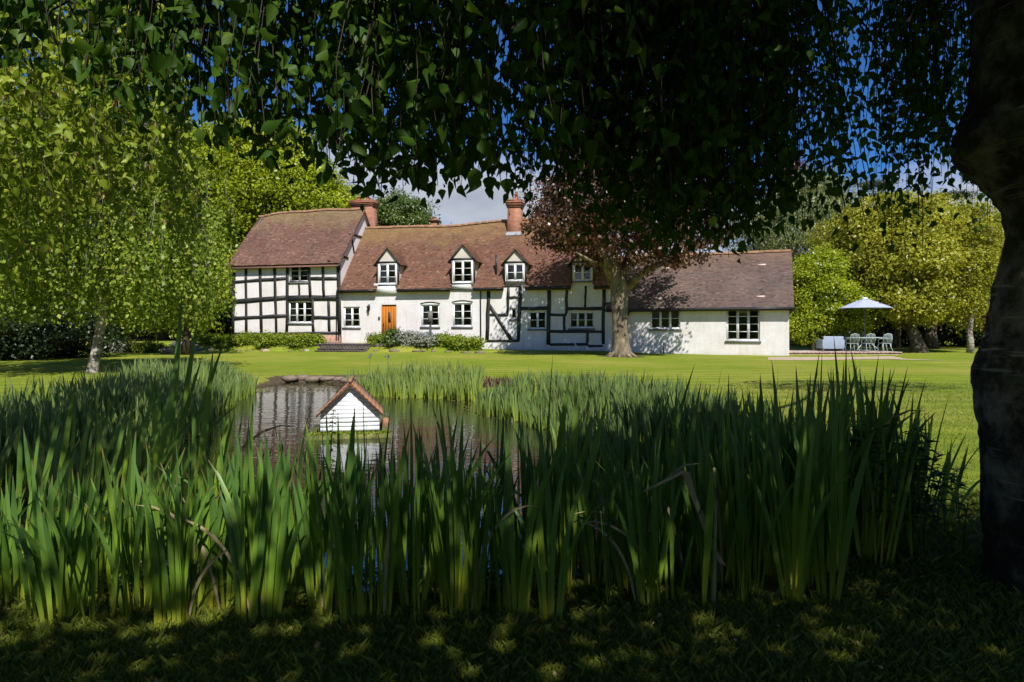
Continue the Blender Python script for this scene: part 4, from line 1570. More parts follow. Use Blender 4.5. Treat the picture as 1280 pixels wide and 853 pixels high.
# ------------------------------------------------------------------ copper maple in front of the house
mb = gpt(776, 446.0, 0.0)
mb[2] = gz(mb[0], mb[1])
dm_ = mb[1]
t0 = thing('copper_maple', 'large copper leaved maple with a stout trunk standing right in front of the house', 'tree', mb)
ge = Geo()
ells = [ell(785, 250, dm_, 120, 78, 4.4), ell(732, 258, dm_, 78, 52, 4.2), ell(838, 304, dm_ - 1.6, 54, 26, 1.8), ell(880, 285, dm_ - 1.6, 36, 30, 1.6), ell(790, 200, dm_, 110, 56, 4), ell(770, 315, dm_, 60, 22, 3), ell(806, 326, dm_ - 1.6, 34, 17, 1.2), ell(860, 318, dm_ - 1.8, 24, 16, 1.0), ell(700, 275, dm_ - 1, 44, 40, 3)]
C = make_crown(ge, ells, 720, 56, 0.44, 0.16, 0.75, 0.5, 0.45)
ge.build('crown', LF['copper'], t0)
ge = Geo()
hgt = [(446, 15.5), (440, 12.3), (430, 10.7), (405, 10.0), (380, 10.2), (362, 11.8), (345, 10), (325, 7.5), (300, 6)]
ge.tube([[mb[0] + dx / F * dm_, dm_, zof(py + (1 if q == 0 else 0), dm_) - (0.1 if q == 0 else 0)] for q, ((py, r_), dx) in enumerate(zip(hgt, (0, 1, 0, -1, -2, -1, -6, -14, -22)))],
        [r_ / F * dm_ for _, r_ in hgt], 16, lump=0.05)
ge.build('trunk', B['maple'], t0, True)
for pts_, r0, r1 in ((((782, 362, 0), (800, 343, -.3), (824, 330, -.6), (850, 318, -.9), (880, 305, -1.2), (905, 290, -1.3)), 5.5, 1.5), (((773, 360, 0), (783, 335, .4), (796, 305, .7), (812, 270, .9), (830, 230, 1.0), (845, 190, 1.2)), 8.5, 2),
                        (((768, 355, 0), (752, 320, -.3), (740, 290, -.4), (722, 262, -.6), (702, 240, -.8), (690, 225, -.9)), 7, 1.6), (((770, 350, 0), (765, 310, .2), (762, 270, .4), (768, 220, .6), (775, 170, .6)), 7, 1.8),
                        (((748, 312, -.3), (728, 300, -.6), (700, 292, -.9), (672, 288, -1.2)), 4, 1), (((800, 300, .7), (825, 285, .9), (860, 262, 1.0), (900, 240, 1.0)), 5, 1.4), (((758, 330, 0), (735, 330, -1.2), (715, 322, -2.0)), 4, 1)):
    ge = Geo()
    ge.tube([[(x - CX) / F * dm_, dm_ + dy, zof(y, dm_)] for x, y, dy in pts_], np.linspace(r0, r1, len(pts_)) / F * dm_, 9, lump=0.06)
    ge.build('limb', B['maple'], t0, True)
ge = Geo()
hub = np.array([mb[0], dm_, zof(300, dm_)])
for c in C[rng.choice(len(C), 170, False)]:
    s = hub + (c - hub) * rng.uniform(0.2, 0.55)
    ge.tube(limb_path(s, c, 5, 0.02, 0.1), np.linspace(0.05, 0.008, 5), 4, caps=False)
ge.build('branches', B['maple'], t0)['kind'] = 'stuff'
for k in range(7):
    a_ = k * 0.9 + rng.uniform(-.2, .2)
    ge = Geo()
    v = np.array([math.cos(a_), math.sin(a_), 0])
    ge.tube([mb + v * 0.38 + (0, 0, 0.20), mb + v * 0.6 + (0, 0, 0.05), mb + v * rng.uniform(.75, .95) + (0, 0, -0.06)], [0.12, 0.09, 0.03], 7, lump=0.08)
    ge.build('root', B['maple'], t0, True)

# ------------------------------------------------------------------ weeping birches on the left


def weeping(name, label, base, trunk_pts, tr, ells, ns, lmin, lmax, step, leaf, mat, bark, bottom, catk=0, group=None, limbs=8, aspect=0.7):
    t0 = thing(name, label, 'tree', base, group)
    Q_, d_ = in_ellipsoids(max(20, ns // 7), ells, 0.6)
    S_ = Q_[rng.integers(0, len(Q_), ns)] + rng.normal(0, 1, (ns, 3)) * np.array([0.26, 0.26, 0.35])
    L = rng.uniform(lmin, lmax, ns)
    bot = bottom + rng.uniform(0, 1.1, ns) ** 2
    L = np.minimum(L, np.maximum(0.3, S_[:, 2] - bot))
    P, k, f, pos = strands(S_, L, step, 0.5)
    n = len(P)
    sr = rng.random(ns)
    P = P + rng.normal(0, 0.05, (n, 3))
    D = unit(rng.normal(0, 0.75, (n, 3)) + np.array([0, 0, -0.9]))
    Nn = unit(rng.normal(0, 0.8, (n, 3)) + np.array([0, -0.5, 0.5]))
    ls = leaf * rng.uniform(0.65, 1.3, n)
    ge = Geo()
    leaf_quads(ge, P, D, Nn, ls, ls * aspect, np.clip(0.5 * sr[k] + 0.5 * rng.random(n), 0, 1))
    ge.build('crown', mat, t0)
    ge = Geo()
    ge.tube(trunk_pts, tr, 14, lump=0.06)
    ge.build('trunk', bark, t0, True)
    tp = np.asarray(trunk_pts, float)
    for c in S_[rng.choice(ns, limbs, False)]:
        s = tp[rng.integers(len(tp) // 2, len(tp))]
        ge = Geo()
        ge.tube(limb_path(s, c, 8, 0.18), np.linspace(0.10, 0.02, 8), 7)
        ge.build('limb', bark, t0, True)
    ge = Geo()
    for q in rng.choice(ns, min(ns, 420), False):
        ff = np.linspace(0, 1, 6)
        ge.tube(pos(np.full(6, q), ff), np.linspace(0.010, 0.003, 6), 3, caps=False)
    ge.build('hanging_shoots', bark, t0)['kind'] = 'stuff'
    if catk:
        q = rng.choice(n, catk)
        ge = Geo()
        for _ in range(2):
            leaf_quads(ge, P[q] + rng.normal(0, 0.02, (catk, 3)), unit(np.array([0, 0, -1.0]) + rng.normal(0, 0.2, (catk, 3))), rdir(catk), 0.055, 0.016, rng.random(catk))
        ge.build('catkins', LF['catkin'], t0)['kind'] = 'stuff'
    return t0


b = gpt(117, 466)
b[2] = gz(b[0], b[1])
d = b[1]
tp = [[(x - CX) / F * d, d, zof(y, d)] for x, y in ((116, 469), (116, 463), (119, 445), (124, 420), (128, 400), (131, 370), (128, 330), (124, 280), (118, 220), (112, 150), (110, 80))]
weeping('weeping_birch', 'weeping birch with a speckled trunk and pale green crown left of the pond', b, tp, np.array([8, 6.6, 5.6, 5.2, 5, 4.6, 4, 3.4, 2.6, 1.8, 1]) / F * d,
        [ell(130, 250, d, 130, 140, 3.2), ell(60, 230, d, 140, 150, 4), ell(215, 300, d, 62, 80, 2.4), ell(-40, 230, d, 100, 150, 4), ell(110, 130, d, 80, 70, 3)], 3300, 0.8, 2.6, 0.075, 0.125, LF['pale_birch'], B['birch'], zof(408, d), catk=2600)
d2 = 33
b = at(232, d2)
tp = [[b[0] + 0.1 * q * math.sin(q), d2, b[2] - 0.1 + q * 1.0] for q in range(9)]
weeping('weeping_birch', 'pale weeping tree whose low hanging skirt reaches the left corner of the house', b, tp, np.linspace(0.24, 0.05, 9),
        [ell(215, 300, d2, 60, 90, 2.6), ell(250, 345, d2, 36, 50, 2), ell(170, 320, d2, 60, 80, 2.6), ell(200, 225, d2, 36, 50, 2)], 1500, 0.8, 2.2, 0.085, 0.17, LF['pale_birch'], B['dark'], zof(424, d2))

# ------------------------------------------------------------------ the old birch the photograph is taken under
bb = np.array([2.72, 3.42, 0.0])
bb[2] = gz(bb[0], bb[1])
old = thing('old_birch', 'dark old weeping birch with a burred trunk at right and leaves hanging overhead', 'tree', bb)
db = 3.4
prof = [(772, 1222, 0.37), (748, 1231, 0.315), (715, 1232, 0.30), (660, 1231, 0.295), (600, 1230, 0.29), (545, 1226, 0.295), (500, 1220, 0.31), (472, 1217, 0.325), (445, 1221, 0.315), (415, 1232, 0.275), (380, 1240, 0.25),
        (340, 1246, 0.24), (300, 1252, 0.235), (260, 1252, 0.245), (236, 1240, 0.28), (215, 1215, 0.36), (195, 1198, 0.42), (172, 1196, 0.43), (150, 1205, 0.40), (125, 1214, 0.36), (90, 1218, 0.34), (40, 1219, 0.33), (-40, 1222, 0.31), (-200, 1228, 0.28), (-420, 1240, 0.22)]
pts, rad = [], []
for py, pl, r_ in prof:
    pts.append([(pl + 14 - CX) / F * db + r_, db, zof(py, db)])
    rad.append(r_)
pts[0][2] = bb[2] - 0.12
pts, rad = np.array(pts), np.array(rad)
tt = np.linspace(0, 1, len(pts))
NR, sides = 300, 96
ti = np.linspace(0, 1, NR)
P3 = np.stack([np.interp(ti, tt, pts[:, q]) for q in range(3)], 1)
R3 = np.interp(ti, tt, rad)
for _ in range(12):
    R3[1:-1] = (R3[:-2] + R3[1:-1] * 2 + R3[2:]) / 4
    P3[1:-1, 0] = (P3[:-2, 0] + P3[1:-1, 0] * 2 + P3[2:, 0]) / 4
ang = np.arange(sides) * 2 * PI / sides


def smooth_noise(nr, nc):
    g_ = rng.normal(0, 1, (nr + 1, nc))
    yi = np.linspace(0, nr - 1e-6, NR)
    xi = np.arange(sides) / sides * nc
    y0, x0_ = yi.astype(int), xi.astype(int)
    fy, fx = (yi - y0)[:, None], (xi - x0_)[None, :]
    fy, fx = fy * fy * (3 - 2 * fy), fx * fx * (3 - 2 * fx)
    x1_ = (x0_ + 1) % nc
    y0, y1 = y0[:, None], y0[:, None] + 1
    return (g_[y0, x0_] * (1 - fx) + g_[y0, x1_] * fx) * (1 - fy) + (g_[y1, x0_] * (1 - fx) + g_[y1, x1_] * fx) * fy


fis = np.abs(smooth_noise(34, 16)) + 0.6 * np.abs(smooth_noise(80, 34))
rr = R3[:, None] * (1 + 0.035 * smooth_noise(14, 6) + 0.045 * np.minimum(fis, 0.9) - 0.03 + 0.012 * smooth_noise(130, 48) + 0.05 * np.exp(-((ti - 0.0) / 0.03) ** 2)[:, None] * np.sin(ang * 5 + 1))
V = np.stack([P3[:, 0:1] + rr * np.cos(ang), P3[:, 1:2] + rr * np.sin(ang), np.repeat(P3[:, 2:3], sides, 1)], -1).reshape(-1, 3)
i, j = np.meshgrid(np.arange(NR - 1), np.arange(sides), indexing='ij')
Fq = np.stack([(i * sides + j).ravel(), (i * sides + (j + 1) % sides).ravel(), ((i + 1) * sides + (j + 1) % sides).ravel(), ((i + 1) * sides + j).ravel()], 1)
ge = Geo()
ge.add(V, Fq)
ge.build('trunk', B['old_birch'], old, True)
# limbs carrying the canopy
crownc = np.array([1.2, 0.8, 7.0])
limb_ends = [(-2.8, 2.2, 4.3), (-0.8, 2.8, 4.6), (0.8, 4.6, 5.0), (1.6, 5.6, 5.2), (3.0, 6.0, 5.2), (4.6, 5.2, 5.0), (-2.0, -1.5, 6.5), (0.5, -2.8, 7.2), (3.0, -2.0, 7.4), (5.6, 1.5, 6.5), (2.2, 2.2, 8.2), (-4.6, 3.4, 4.6), (0.3, 0.8, 5.6)]
tops_ = []
for q, e in enumerate(limb_ends):
    e = np.array(e, float)
    s = P3[int(np.clip(270 + q * 2, 268, 296))]
    p = limb_path(s, e, 10, 0.14, 0.05)
    ge = Geo()
    ge.tube(p, np.linspace(0.11, 0.015, 10), 8, lump=0.05)
    ge.build('limb', B['old_birch'], old, True)
    tops_.append(p)
# hanging shoots, given by where in the garden they hang: (columns, distance range, top height, bottom row profile, number)
BOT = np.array([(-40, 60), (0, 70), (60, 95), (130, 140), (200, 135), (260, 135), (300, 190), (350, 200), (400, 195), (440, 225), (480, 236), (520, 222), (560, 232), (610, 232), (650, 222), (700, 215), (730, 235), (760, 252), (800, 285), (850, 308), (880, 314),
                (920, 298), (960, 284), (985, 266), (992, 150), (1000, 60), (1020, 100), (1035, 190), (1060, 235), (1085, 262), (1100, 215), (1110, 170), (1130, 190), (1148, 310), (1165, 318), (1178, 295), (1190, 150), (1205, 165), (1225, 225), (1245, 300), (1265, 320)])
SETS = [(-60, 420, 2.3, 3.1, 92, (-60, 10), 0.036, 0.060), (380, 690, 2.3, 3.4, 112, (-60, 8), 0.036, 0.062), (330, 600, 2.8, 4.0, 38, (-75, 0), 0.038, 0.06), (690, 985, 3.1, 4.3, 360, (-70, 6), 0.032, 0.047), (1004, 1092, 3.5, 4.6, 24, (-60, 10), 0.036, 0.047),
        (1112, 1188, 3.5, 4.6, 66, (-70, 6), 0.034, 0.048), (1185, 1262, 3.9, 4.8, 34, (-110, 6), 0.038, 0.046), (640, 1000, 2.8, 3.6, 70, (-170, -50), 0.036, 0.05), (-60, 300, 2.4, 3.6, 40, (-50, -5), 0.036, 0.055)]
leaves, shoots = [], []
for x0, x1, d0, d1, n, (lo, hi), step, sz in SETS:
    cl = rng.uniform(x0, x1, max(4, n // 7))
    px = np.clip(cl[rng.integers(0, len(cl), n)] + rng.normal(0, 13, n), x0, x1)
    if x0 == 1185:
        px = rng.uniform(1190, 1255, n)
    dd = rng.uniform(d0, d1, n)
    by = np.interp(px, BOT[:, 0], BOT[:, 1]) + lo + (hi - lo) * rng.random(n) ** 0.35
    sparse = rng.random(n) < 0.25
    by = np.where(sparse, by - rng.uniform(10, 120, n), by)
    zb = EYE + (HY - by) / F * dd
    zt = EYE + (HY + 60) / F * dd + rng.uniform(0, 0.9, n)
    L = np.maximum(0.25, zt - zb)
    S_ = np.stack([(px - CX) / F * dd, dd, zt], 1)
    P, k, f, pos = strands(S_, L, step, 0.42)
    nl = len(P)
    P = P + rng.normal(0, 0.045, (nl, 3))
    leaves.append((P, (0.45 + 0.8 * rng.random(nl) ** 0.8) * sz))
    shoots.append((pos, n))
LP = np.concatenate([q[0] for q in leaves])
LS = np.concatenate([q[1] for q in leaves])
n = len(LP)
LD = unit(rng.normal(0, 0.55, (n, 3)) + np.array([0, 0, -1.0]))
LN = unit(np.concatenate([rng.normal(0, 1, (n, 2)), rng.normal(0.25, 0.6, (n, 1))], 1))
LR = np.clip(rng.normal(0.45, 0.25, n), 0, 1)
# the leaves that show largest become parts of their own
pxl = CX + LP[:, 0] / LP[:, 1] * F
pyl = HY - (LP[:, 2] - EYE) / LP[:, 1] * F
inview = (pxl > 5) & (pxl < 1275) & (pyl > 6) & (pyl < 400)
score = np.where(inview, LS / LP[:, 1], 0)
big_ = np.argsort(-score)[:300]
rest = np.ones(n, bool)
rest[big_] = False
shapes = []
for q in range(10):
    ge = Geo()
    leaf_oval(ge, np.zeros((1, 3)), np.array([[0, 0, -1.0]]), np.array([[0, 1.0, 0]]), 1.0, np.array([0.25 + 0.06 * q]), fold=0.08 + 0.02 * q, wide=0.88 + 0.03 * q)
    shapes.append(ge.mesh('leaf', LF['birch']))
for q in big_:
    o = bpy.data.objects.new('leaf', shapes[q % 10])
    COL.objects.link(o)
    o.parent = old
    zax = Vector(-LD[q])
    s_ = Vector(np.cross(LD[q], LN[q])).normalized()
    yv = zax.cross(s_)
    mt = Matrix((s_, yv, zax)).transposed()
    o.matrix_local = Matrix.LocRotScale(Vector(LP[q] - bb), mt.to_quaternion(), Vector((LS[q],) * 3))
ge = Geo()
leaf_oval(ge, LP[rest], LD[rest], LN[rest], LS[rest], LR[rest])
ge.build('foliage', LF['birch'], old)['kind'] = 'stuff'
ge = Geo()
for pos, n in shoots:
    for q in range(n):
        ff = np.linspace(0, 1, 7)
        ge.tube(pos(np.full(7, q), ff), np.linspace(0.0055, 0.0018, 7), 3, caps=False)
ge.build('hanging_shoots', B['dark'], old)['kind'] = 'stuff'
for q in range(30):
    px_, d_ = rng.uniform(-20, 1240), rng.uniform(2.6, 4.4)
    yb = np.interp(px_, BOT[:, 0], BOT[:, 1]) * rng.uniform(0.55, 0.95)
    dx_ = rng.choice([-1, 1]) * rng.uniform(60, 190)
    path = [((px_ - dx_ * (1 - f_) ** 1.6 - CX) / F * d_, d_ + 0.25 * (1 - f_), zof(-70 + (yb + 70) * f_ ** 1.5, d_)) for f_ in np.linspace(0, 1, 9)]
    ge = Geo()
    ge.tube(np.array(path) + rng.normal(0, 0.008, (9, 3)), np.linspace(0.010, 0.0025, 9), 5)
    ge.build('branch', B['dark'], old)

# the crown above and behind the camera that throws the shade
ge = Geo()
n = 2300
Pc = np.stack([rng.uniform(-6.5, 7.5, n), rng.uniform(-5.5, 2.2, n), rng.uniform(3.6, 7.5, n)], 1)
# gaps towards the sun over the left of the iris bed
sx_, sy_ = -to_sun.x / to_sun.z, -to_sun.y / to_sun.z
gxy = Pc[:, :2] + np.stack([sx_ * (Pc[:, 2] - 0.4), sy_ * (Pc[:, 2] - 0.4)], 1)     # where its shadow falls
gapw = (0.42 * sstep(0.4, -0.3, gxy[:, 0]) + 0.58 * sstep(-0.4, -0.9, gxy[:, 0])) * sstep(2.5, 2.7, gxy[:, 1]) * sstep(5.2, 4.8, gxy[:, 1])
gapw = np.maximum(gapw, 0.9 * sstep(2.5, 3.1, gxy[:, 0]) * sstep(4.3, 4.9, gxy[:, 1]))
for cx_, cy_, r_ in ((0.35, 3.3, .16), (0.9, 3.5, .16), (-0.4, 3.35, .13), (1.0, 2.75, .12), (2.0, 2.8, .12), (1.5, 2.95, .10), (-0.5, 2.8, .12), (1.25, 3.25, .1), (3.4, 4.6, .5)):
    gapw = np.maximum(gapw, np.exp(-(((gxy[:, 0] - cx_) / r_) ** 2 + ((gxy[:, 1] - cy_) / r_) ** 2) * 0.8))
Pc = Pc[rng.random(n) > gapw * 1.15]
m_ = 46
k = np.repeat(np.arange(len(Pc)), m_)
q = rng.normal(size=(len(k), 3)) * np.array([0.34, 0.34, 0.4])
P = Pc[k] + q
P = P[(P[:, 1] < 2.4) & ~((P[:, 1] > 0.1) & (P[:, 2] < EYE + P[:, 1] * 0.56 + 0.12))]
Nn = unit(rng.normal(0, 0.7, (len(P), 3)) + np.array([0, 0, 0.8]))
leaf_quads(ge, P, unit(np.cross(Nn, rdir(len(P)))), Nn, 0.135, 0.11, rng.random(len(P)))
# unseen leaf cloud added out of frame to cast the shadow on the right lawn
P = np.array([9.6, 9.7, 7.2]) + rdir(3200) * rng.random((3200, 1)) ** 0.4 * np.array([2.6, 1.5, 1.1])
P = P[rng.random(len(P)) < 0.5 + 0.5 * np.sin(P[:, 0] * 3.1) * np.sin(P[:, 1] * 4)]
Nn = unit(rng.normal(0, 0.7, (len(P), 3)) + np.array([0, 0, 0.8]))
leaf_quads(ge, P, unit(np.cross(Nn, rdir(len(P)))), Nn, 0.14, 0.11, rng.random(len(P)))
g2 = Geo()  # added limb reaching out to the unseen leaf cloud
g2.tube(limb_path(P3[282], np.array([9.6, 9.7, 7.0]), 10, 0.08, 0.04), np.linspace(0.10, 0.02, 10), 7)
g2.build('limb', B['old_birch'], old, True)
# unseen leaf skirts added behind the camera to darken the leaves ahead
n = 480
aa = rng.uniform(PI * 0.98, PI * 2.05, n)
Pc = np.stack([0.6 + 7.4 * np.cos(aa) * rng.uniform(.85, 1.05, n), -1.0 + 6.0 * np.sin(aa) * rng.uniform(.85, 1.05, n), rng.uniform(0.5, 5.0, n)], 1)
Pc = Pc[Pc[:, 1] < -0.6]
gxy = Pc[:, :2] + np.stack([sx_ * (Pc[:, 2] - 0.4), sy_ * (Pc[:, 2] - 0.4)], 1)
k = np.repeat(np.arange(len(Pc)), 40)
P = Pc[k] + rng.normal(size=(len(k), 3)) * np.array([0.2, 0.2, 0.5])
Nn = unit(rng.normal(0, 1, (len(P), 3)) + np.array([0, 0, 0.2]))
leaf_quads(ge, P, unit(np.cross(Nn, rdir(len(P)))), Nn, 0.11, 0.09, rng.random(len(P)))
ge.build('upper_and_added_foliage', LF['birch'], old)['kind'] = 'stuff'  # overhead crown joined with the added leaf cloud and skirts

# sunlit hanging branches further left, with catkins: another weeping birch whose trunk stands left of the frame
wb = np.array([-8.2, 6.4, 0.0])
wb[2] = gz(wb[0], wb[1])
lt = thing('catkin_birch', 'sunlit weeping birch boughs with brown catkins hanging at the upper left', 'tree', wb)
ge = Geo()
ge.tube([wb + (0, 0, -.1), wb + (0.05, 0, 1.2), wb + (0.1, 0.1, 3), wb + (0.3, 0.2, 5), wb + (0.6, 0.2, 7)], [0.28, 0.2, 0.17, 0.13, 0.06], 12, lump=0.05)
ge.build('trunk', B['birch'], lt, True)
for e in ((-3.9, 6.6, 5.6), (-5.2, 6.2, 5.8), (-4.4, 7.6, 5.4), (-6.0, 7.5, 5.8)):
    ge = Geo()
    ge.tube(limb_path(wb + (0.2, 0.15, 4.2), np.array(e), 9, 0.15), np.linspace(0.09, 0.02, 9), 7)
    ge.build('limb', B['birch'], lt, True)
n = 230
px = rng.uniform(-60, 205, n)
dd = rng.uniform(5.6, 8.2, n)
by = np.interp(px, [-60, 0, 60, 120, 160, 190, 215, 235], [370, 370, 335, 300, 270, 210, 290, 250]) - 190 * rng.random(n) ** 1.8
px[:26] = rng.uniform(195, 232, 26)
by[:26] = np.interp(px[:26], [195, 215, 235], [290, 330, 260]) - 60 * rng.random(26)
zb = EYE + (HY - by) / F * dd
zt = np.maximum(zb + 0.5, np.minimum(5.7, zb + rng.uniform(1.2, 3.6, n)))
S_ = np.stack([(px - CX) / F * dd, dd, zt], 1)
P, k, f, pos = strands(S_, zt - zb, 0.042, 0.2)
nl = len(P)
P = P + rng.normal(0, 0.04, (nl, 3))
ge = Geo()
sr = rng.random(n)
leaf_oval(ge, P, unit(rng.normal(0, 0.6, (nl, 3)) + np.array([0, 0, -0.9])), unit(rng.normal(0, 0.8, (nl, 3)) + np.array([0, -0.4, 0.4])), 0.078 * rng.uniform(0.6, 1.2, nl), np.clip(.3 + 0.4 * sr[k] + 0.5 * rng.random(nl) - .2, 0, 1))
ge.build('foliage', leaf_mat('sunlight tinted birch leaf', (0.045, 0.085, 0.008), (0.185, 0.260, 0.018), (0.40, 0.44, 0.055), 0.38, 0.012), lt)['kind'] = 'stuff'  # leaf colour raised, so sunlight is painted into the boughs
ge = Geo()
for q in range(0, n, 2):
    ge.tube(pos(np.full(7, q), np.linspace(0, 1, 7)), np.linspace(0.006, 0.002, 7), 3, caps=False)
ge.build('hanging_shoots', B['brown'], lt)['kind'] = 'stuff'
q = rng.choice(nl, 1200)
ge = Geo()
for _ in range(3):
    leaf_quads(ge, P[q], unit(np.array([0, 0, -1.0]) + rng.normal(0, 0.12, (1200, 3))), rdir(1200), 0.055, 0.017, rng.random(1200))
ge.build('catkins', LF['catkin'], lt)['kind'] = 'stuff'

# ------------------------------------------------------------------ irises
def blade(ge, base, az, lean, L, wd, arch, segs=7, r=0.5, tw=0.0):
    """A sword leaf: three points across, rising, leaning and arching over; t runs along it."""
    s = np.linspace(0, 1, segs + 1)
    ang_ = lean + arch * s ** 2.2
    ds = L / segs
    hx = np.concatenate([[0], np.cumsum(np.sin((ang_[:-1] + ang_[1:]) / 2) * ds)])
    hz = np.concatenate([[0], np.cumsum(np.cos((ang_[:-1] + ang_[1:]) / 2) * ds)])
    w = wd * np.minimum(1, (0.62 + 0.8 * s)) * np.clip((1 - s) * 3.4, 0.02, 1) ** 0.75
    dirn = np.array([math.cos(az), math.sin(az), 0])
    side0 = np.array([-math.sin(az), math.cos(az), 0])
    # iris fans stand edge on: the blade's width lies in the fan's plane
    cen_ = np.asarray(base) + hx[:, None] * dirn + hz[:, None] * np.array([0, 0, 1.0])
    tang = unit(np.gradient(cen_, axis=0))
    inpl = unit(np.cross(side0, tang))
    a = tw + 0.35 * s
    wv_ = inpl * np.cos(a)[:, None] + side0 * np.sin(a)[:, None]
    nv = np.cross(tang, wv_)
    V = np.concatenate([cen_ - wv_ * w[:, None] / 2, cen_ + nv * w[:, None] * 0.10, cen_ + wv_ * w[:, None] / 2])
    n_ = segs + 1
    Fc = []
    for q in range(segs):
        Fc += [(q, n_ + q, n_ + q + 1, q + 1), (n_ + q, 2 * n_ + q, 2 * n_ + q + 1, n_ + q + 1)]
    ge.add(V, Fc, r, np.concatenate([s, s, s]))


BL = []
for q in range(36):
    ge = Geo()
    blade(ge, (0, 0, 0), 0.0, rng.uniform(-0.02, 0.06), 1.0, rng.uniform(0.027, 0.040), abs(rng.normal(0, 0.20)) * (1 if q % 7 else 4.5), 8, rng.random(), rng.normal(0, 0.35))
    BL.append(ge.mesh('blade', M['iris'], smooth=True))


DRY = []
for q in range(5):
    ge = Geo()
    blade(ge, (0, 0, 0), 0.0, rng.uniform(0.0, 0.15), 0.9, 0.022, rng.uniform(0.6, 1.9), 9, rng.random(), rng.normal(0, 0.6))
    DRY.append(ge.mesh('dry_blade', M['reed_dry'], smooth=True))


def iris_plant(x, y, h, nb, label, group, spread=0.10, az=None, lean=(0, 0)):
    z = max(gz(x, y), -0.24) - 0.02
    t0 = thing('iris_plant', label, 'iris', (x, y, z), group, 0)
    az = rng.uniform(0, PI) if az is None else az
    for q in range(nb):
        f_ = (q - (nb - 1) / 2) / max(1, (nb - 1) / 2)
        dry = rng.random() < 0.035
        o = bpy.data.objects.new('dry_blade' if dry else 'blade', DRY[rng.integers(5)] if dry else BL[rng.integers(36)])
        COL.objects.link(o)
        o.parent = t0
        L_ = h * (1 - 0.22 * abs(f_) ** 1.3) * rng.uniform(0.82, 1.06)
        ws = rng.uniform(0.8, 1.15) * (0.40 + 0.46 / max(0.45, h))
        flip = PI if f_ < 0 else 0.0
        o.location = (math.cos(az) * f_ * 0.045, math.sin(az) * f_ * 0.045, 0)
        rot = Matrix.Rotation(az + flip + rng.normal(0, 0.25), 4, 'Z') @ Matrix.Rotation(abs(f_) * spread * rng.uniform(0.6, 1.6) + rng.normal(0, 0.02), 4, 'Y')
        rot = Matrix.Rotation(lean[0] + rng.normal(0, 0.03), 4, 'Y') @ Matrix.Rotation(lean[1], 4, 'X') @ rot
        o.rotation_euler = rot.to_euler()
        o.scale = (ws * h / 1.0, ws * h, L_)
    return t0


GI = 'irises along the near edge of the pond'
ZEDGE = (110, 225, 330, 395, 490, 600, 700, 790, 880, 970)
ZONES = ['sunlit iris plant at the far left end of the front rank', 'sunlit iris plant in the front rank below the pale birch trunk', 'sunlit iris plant in the front rank left of the duck house', 'iris plant in the front rank just left of the duck house',
         'iris plant in the front rank standing before the duck house', 'iris plant in the front rank just right of the duck house', 'iris plant in the front rank before the open water on the right', 'shaded iris plant in the front rank below the copper maple',
         'shaded iris plant in the front rank left of the broken reed', 'shaded iris plant in the front rank right of the broken reed', 'shaded iris plant at the right end of the front rank']
ZBACK = ['shaded iris plant in the rank behind the broken reed', 'tall shaded iris plant in the back rank before the annexe wall', 'tall shaded iris plant in the back rank beside the willowherb stems']
cnt = 0
# front rank, from the left edge to beyond the middle
for k in range(190):
    px = -30 + 1090 * (k + rng.uniform(0, 1)) / 190
    d = 3.0 + (0.62 if px < 340 else 0.95) * rng.random() ** 1.2 + (0.15 if px > 700 else 0)
    x = (px - CX) / F * d
    top = np.interp(px, [0, 120, 250, 330, 640, 690, 760, 860, 960, 1060], [590, 568, 545, 514, 520, 538, 534, 508, 470, 450]) + rng.normal(0, 22)
    h = max(0.45, zof(top, d) - gz(x, d))
    lit = px < 330
    zone = ZONES[int(np.searchsorted(ZEDGE, px))]
    iris_plant(x, d, h, int(rng.integers(4, 7)), zone, GI)
# second rank towards the water and the tall plants on the right
for k in range(80):
    px = rng.uniform(770, 1150)
    d = rng.uniform(3.8, 4.9)
    x = (px - CX) / F * d
    top = np.interp(px, [640, 700, 800, 900, 1000, 1100, 1150], [600, 595, 580, 530, 480, 466, 505]) + rng.normal(0, 20)
    iris_plant(x, d, max(0.5, zof(top, d) - gz(x, d)), int(rng.integers(4, 7)), ZBACK[int(np.searchsorted((900, 1030), px))], GI)
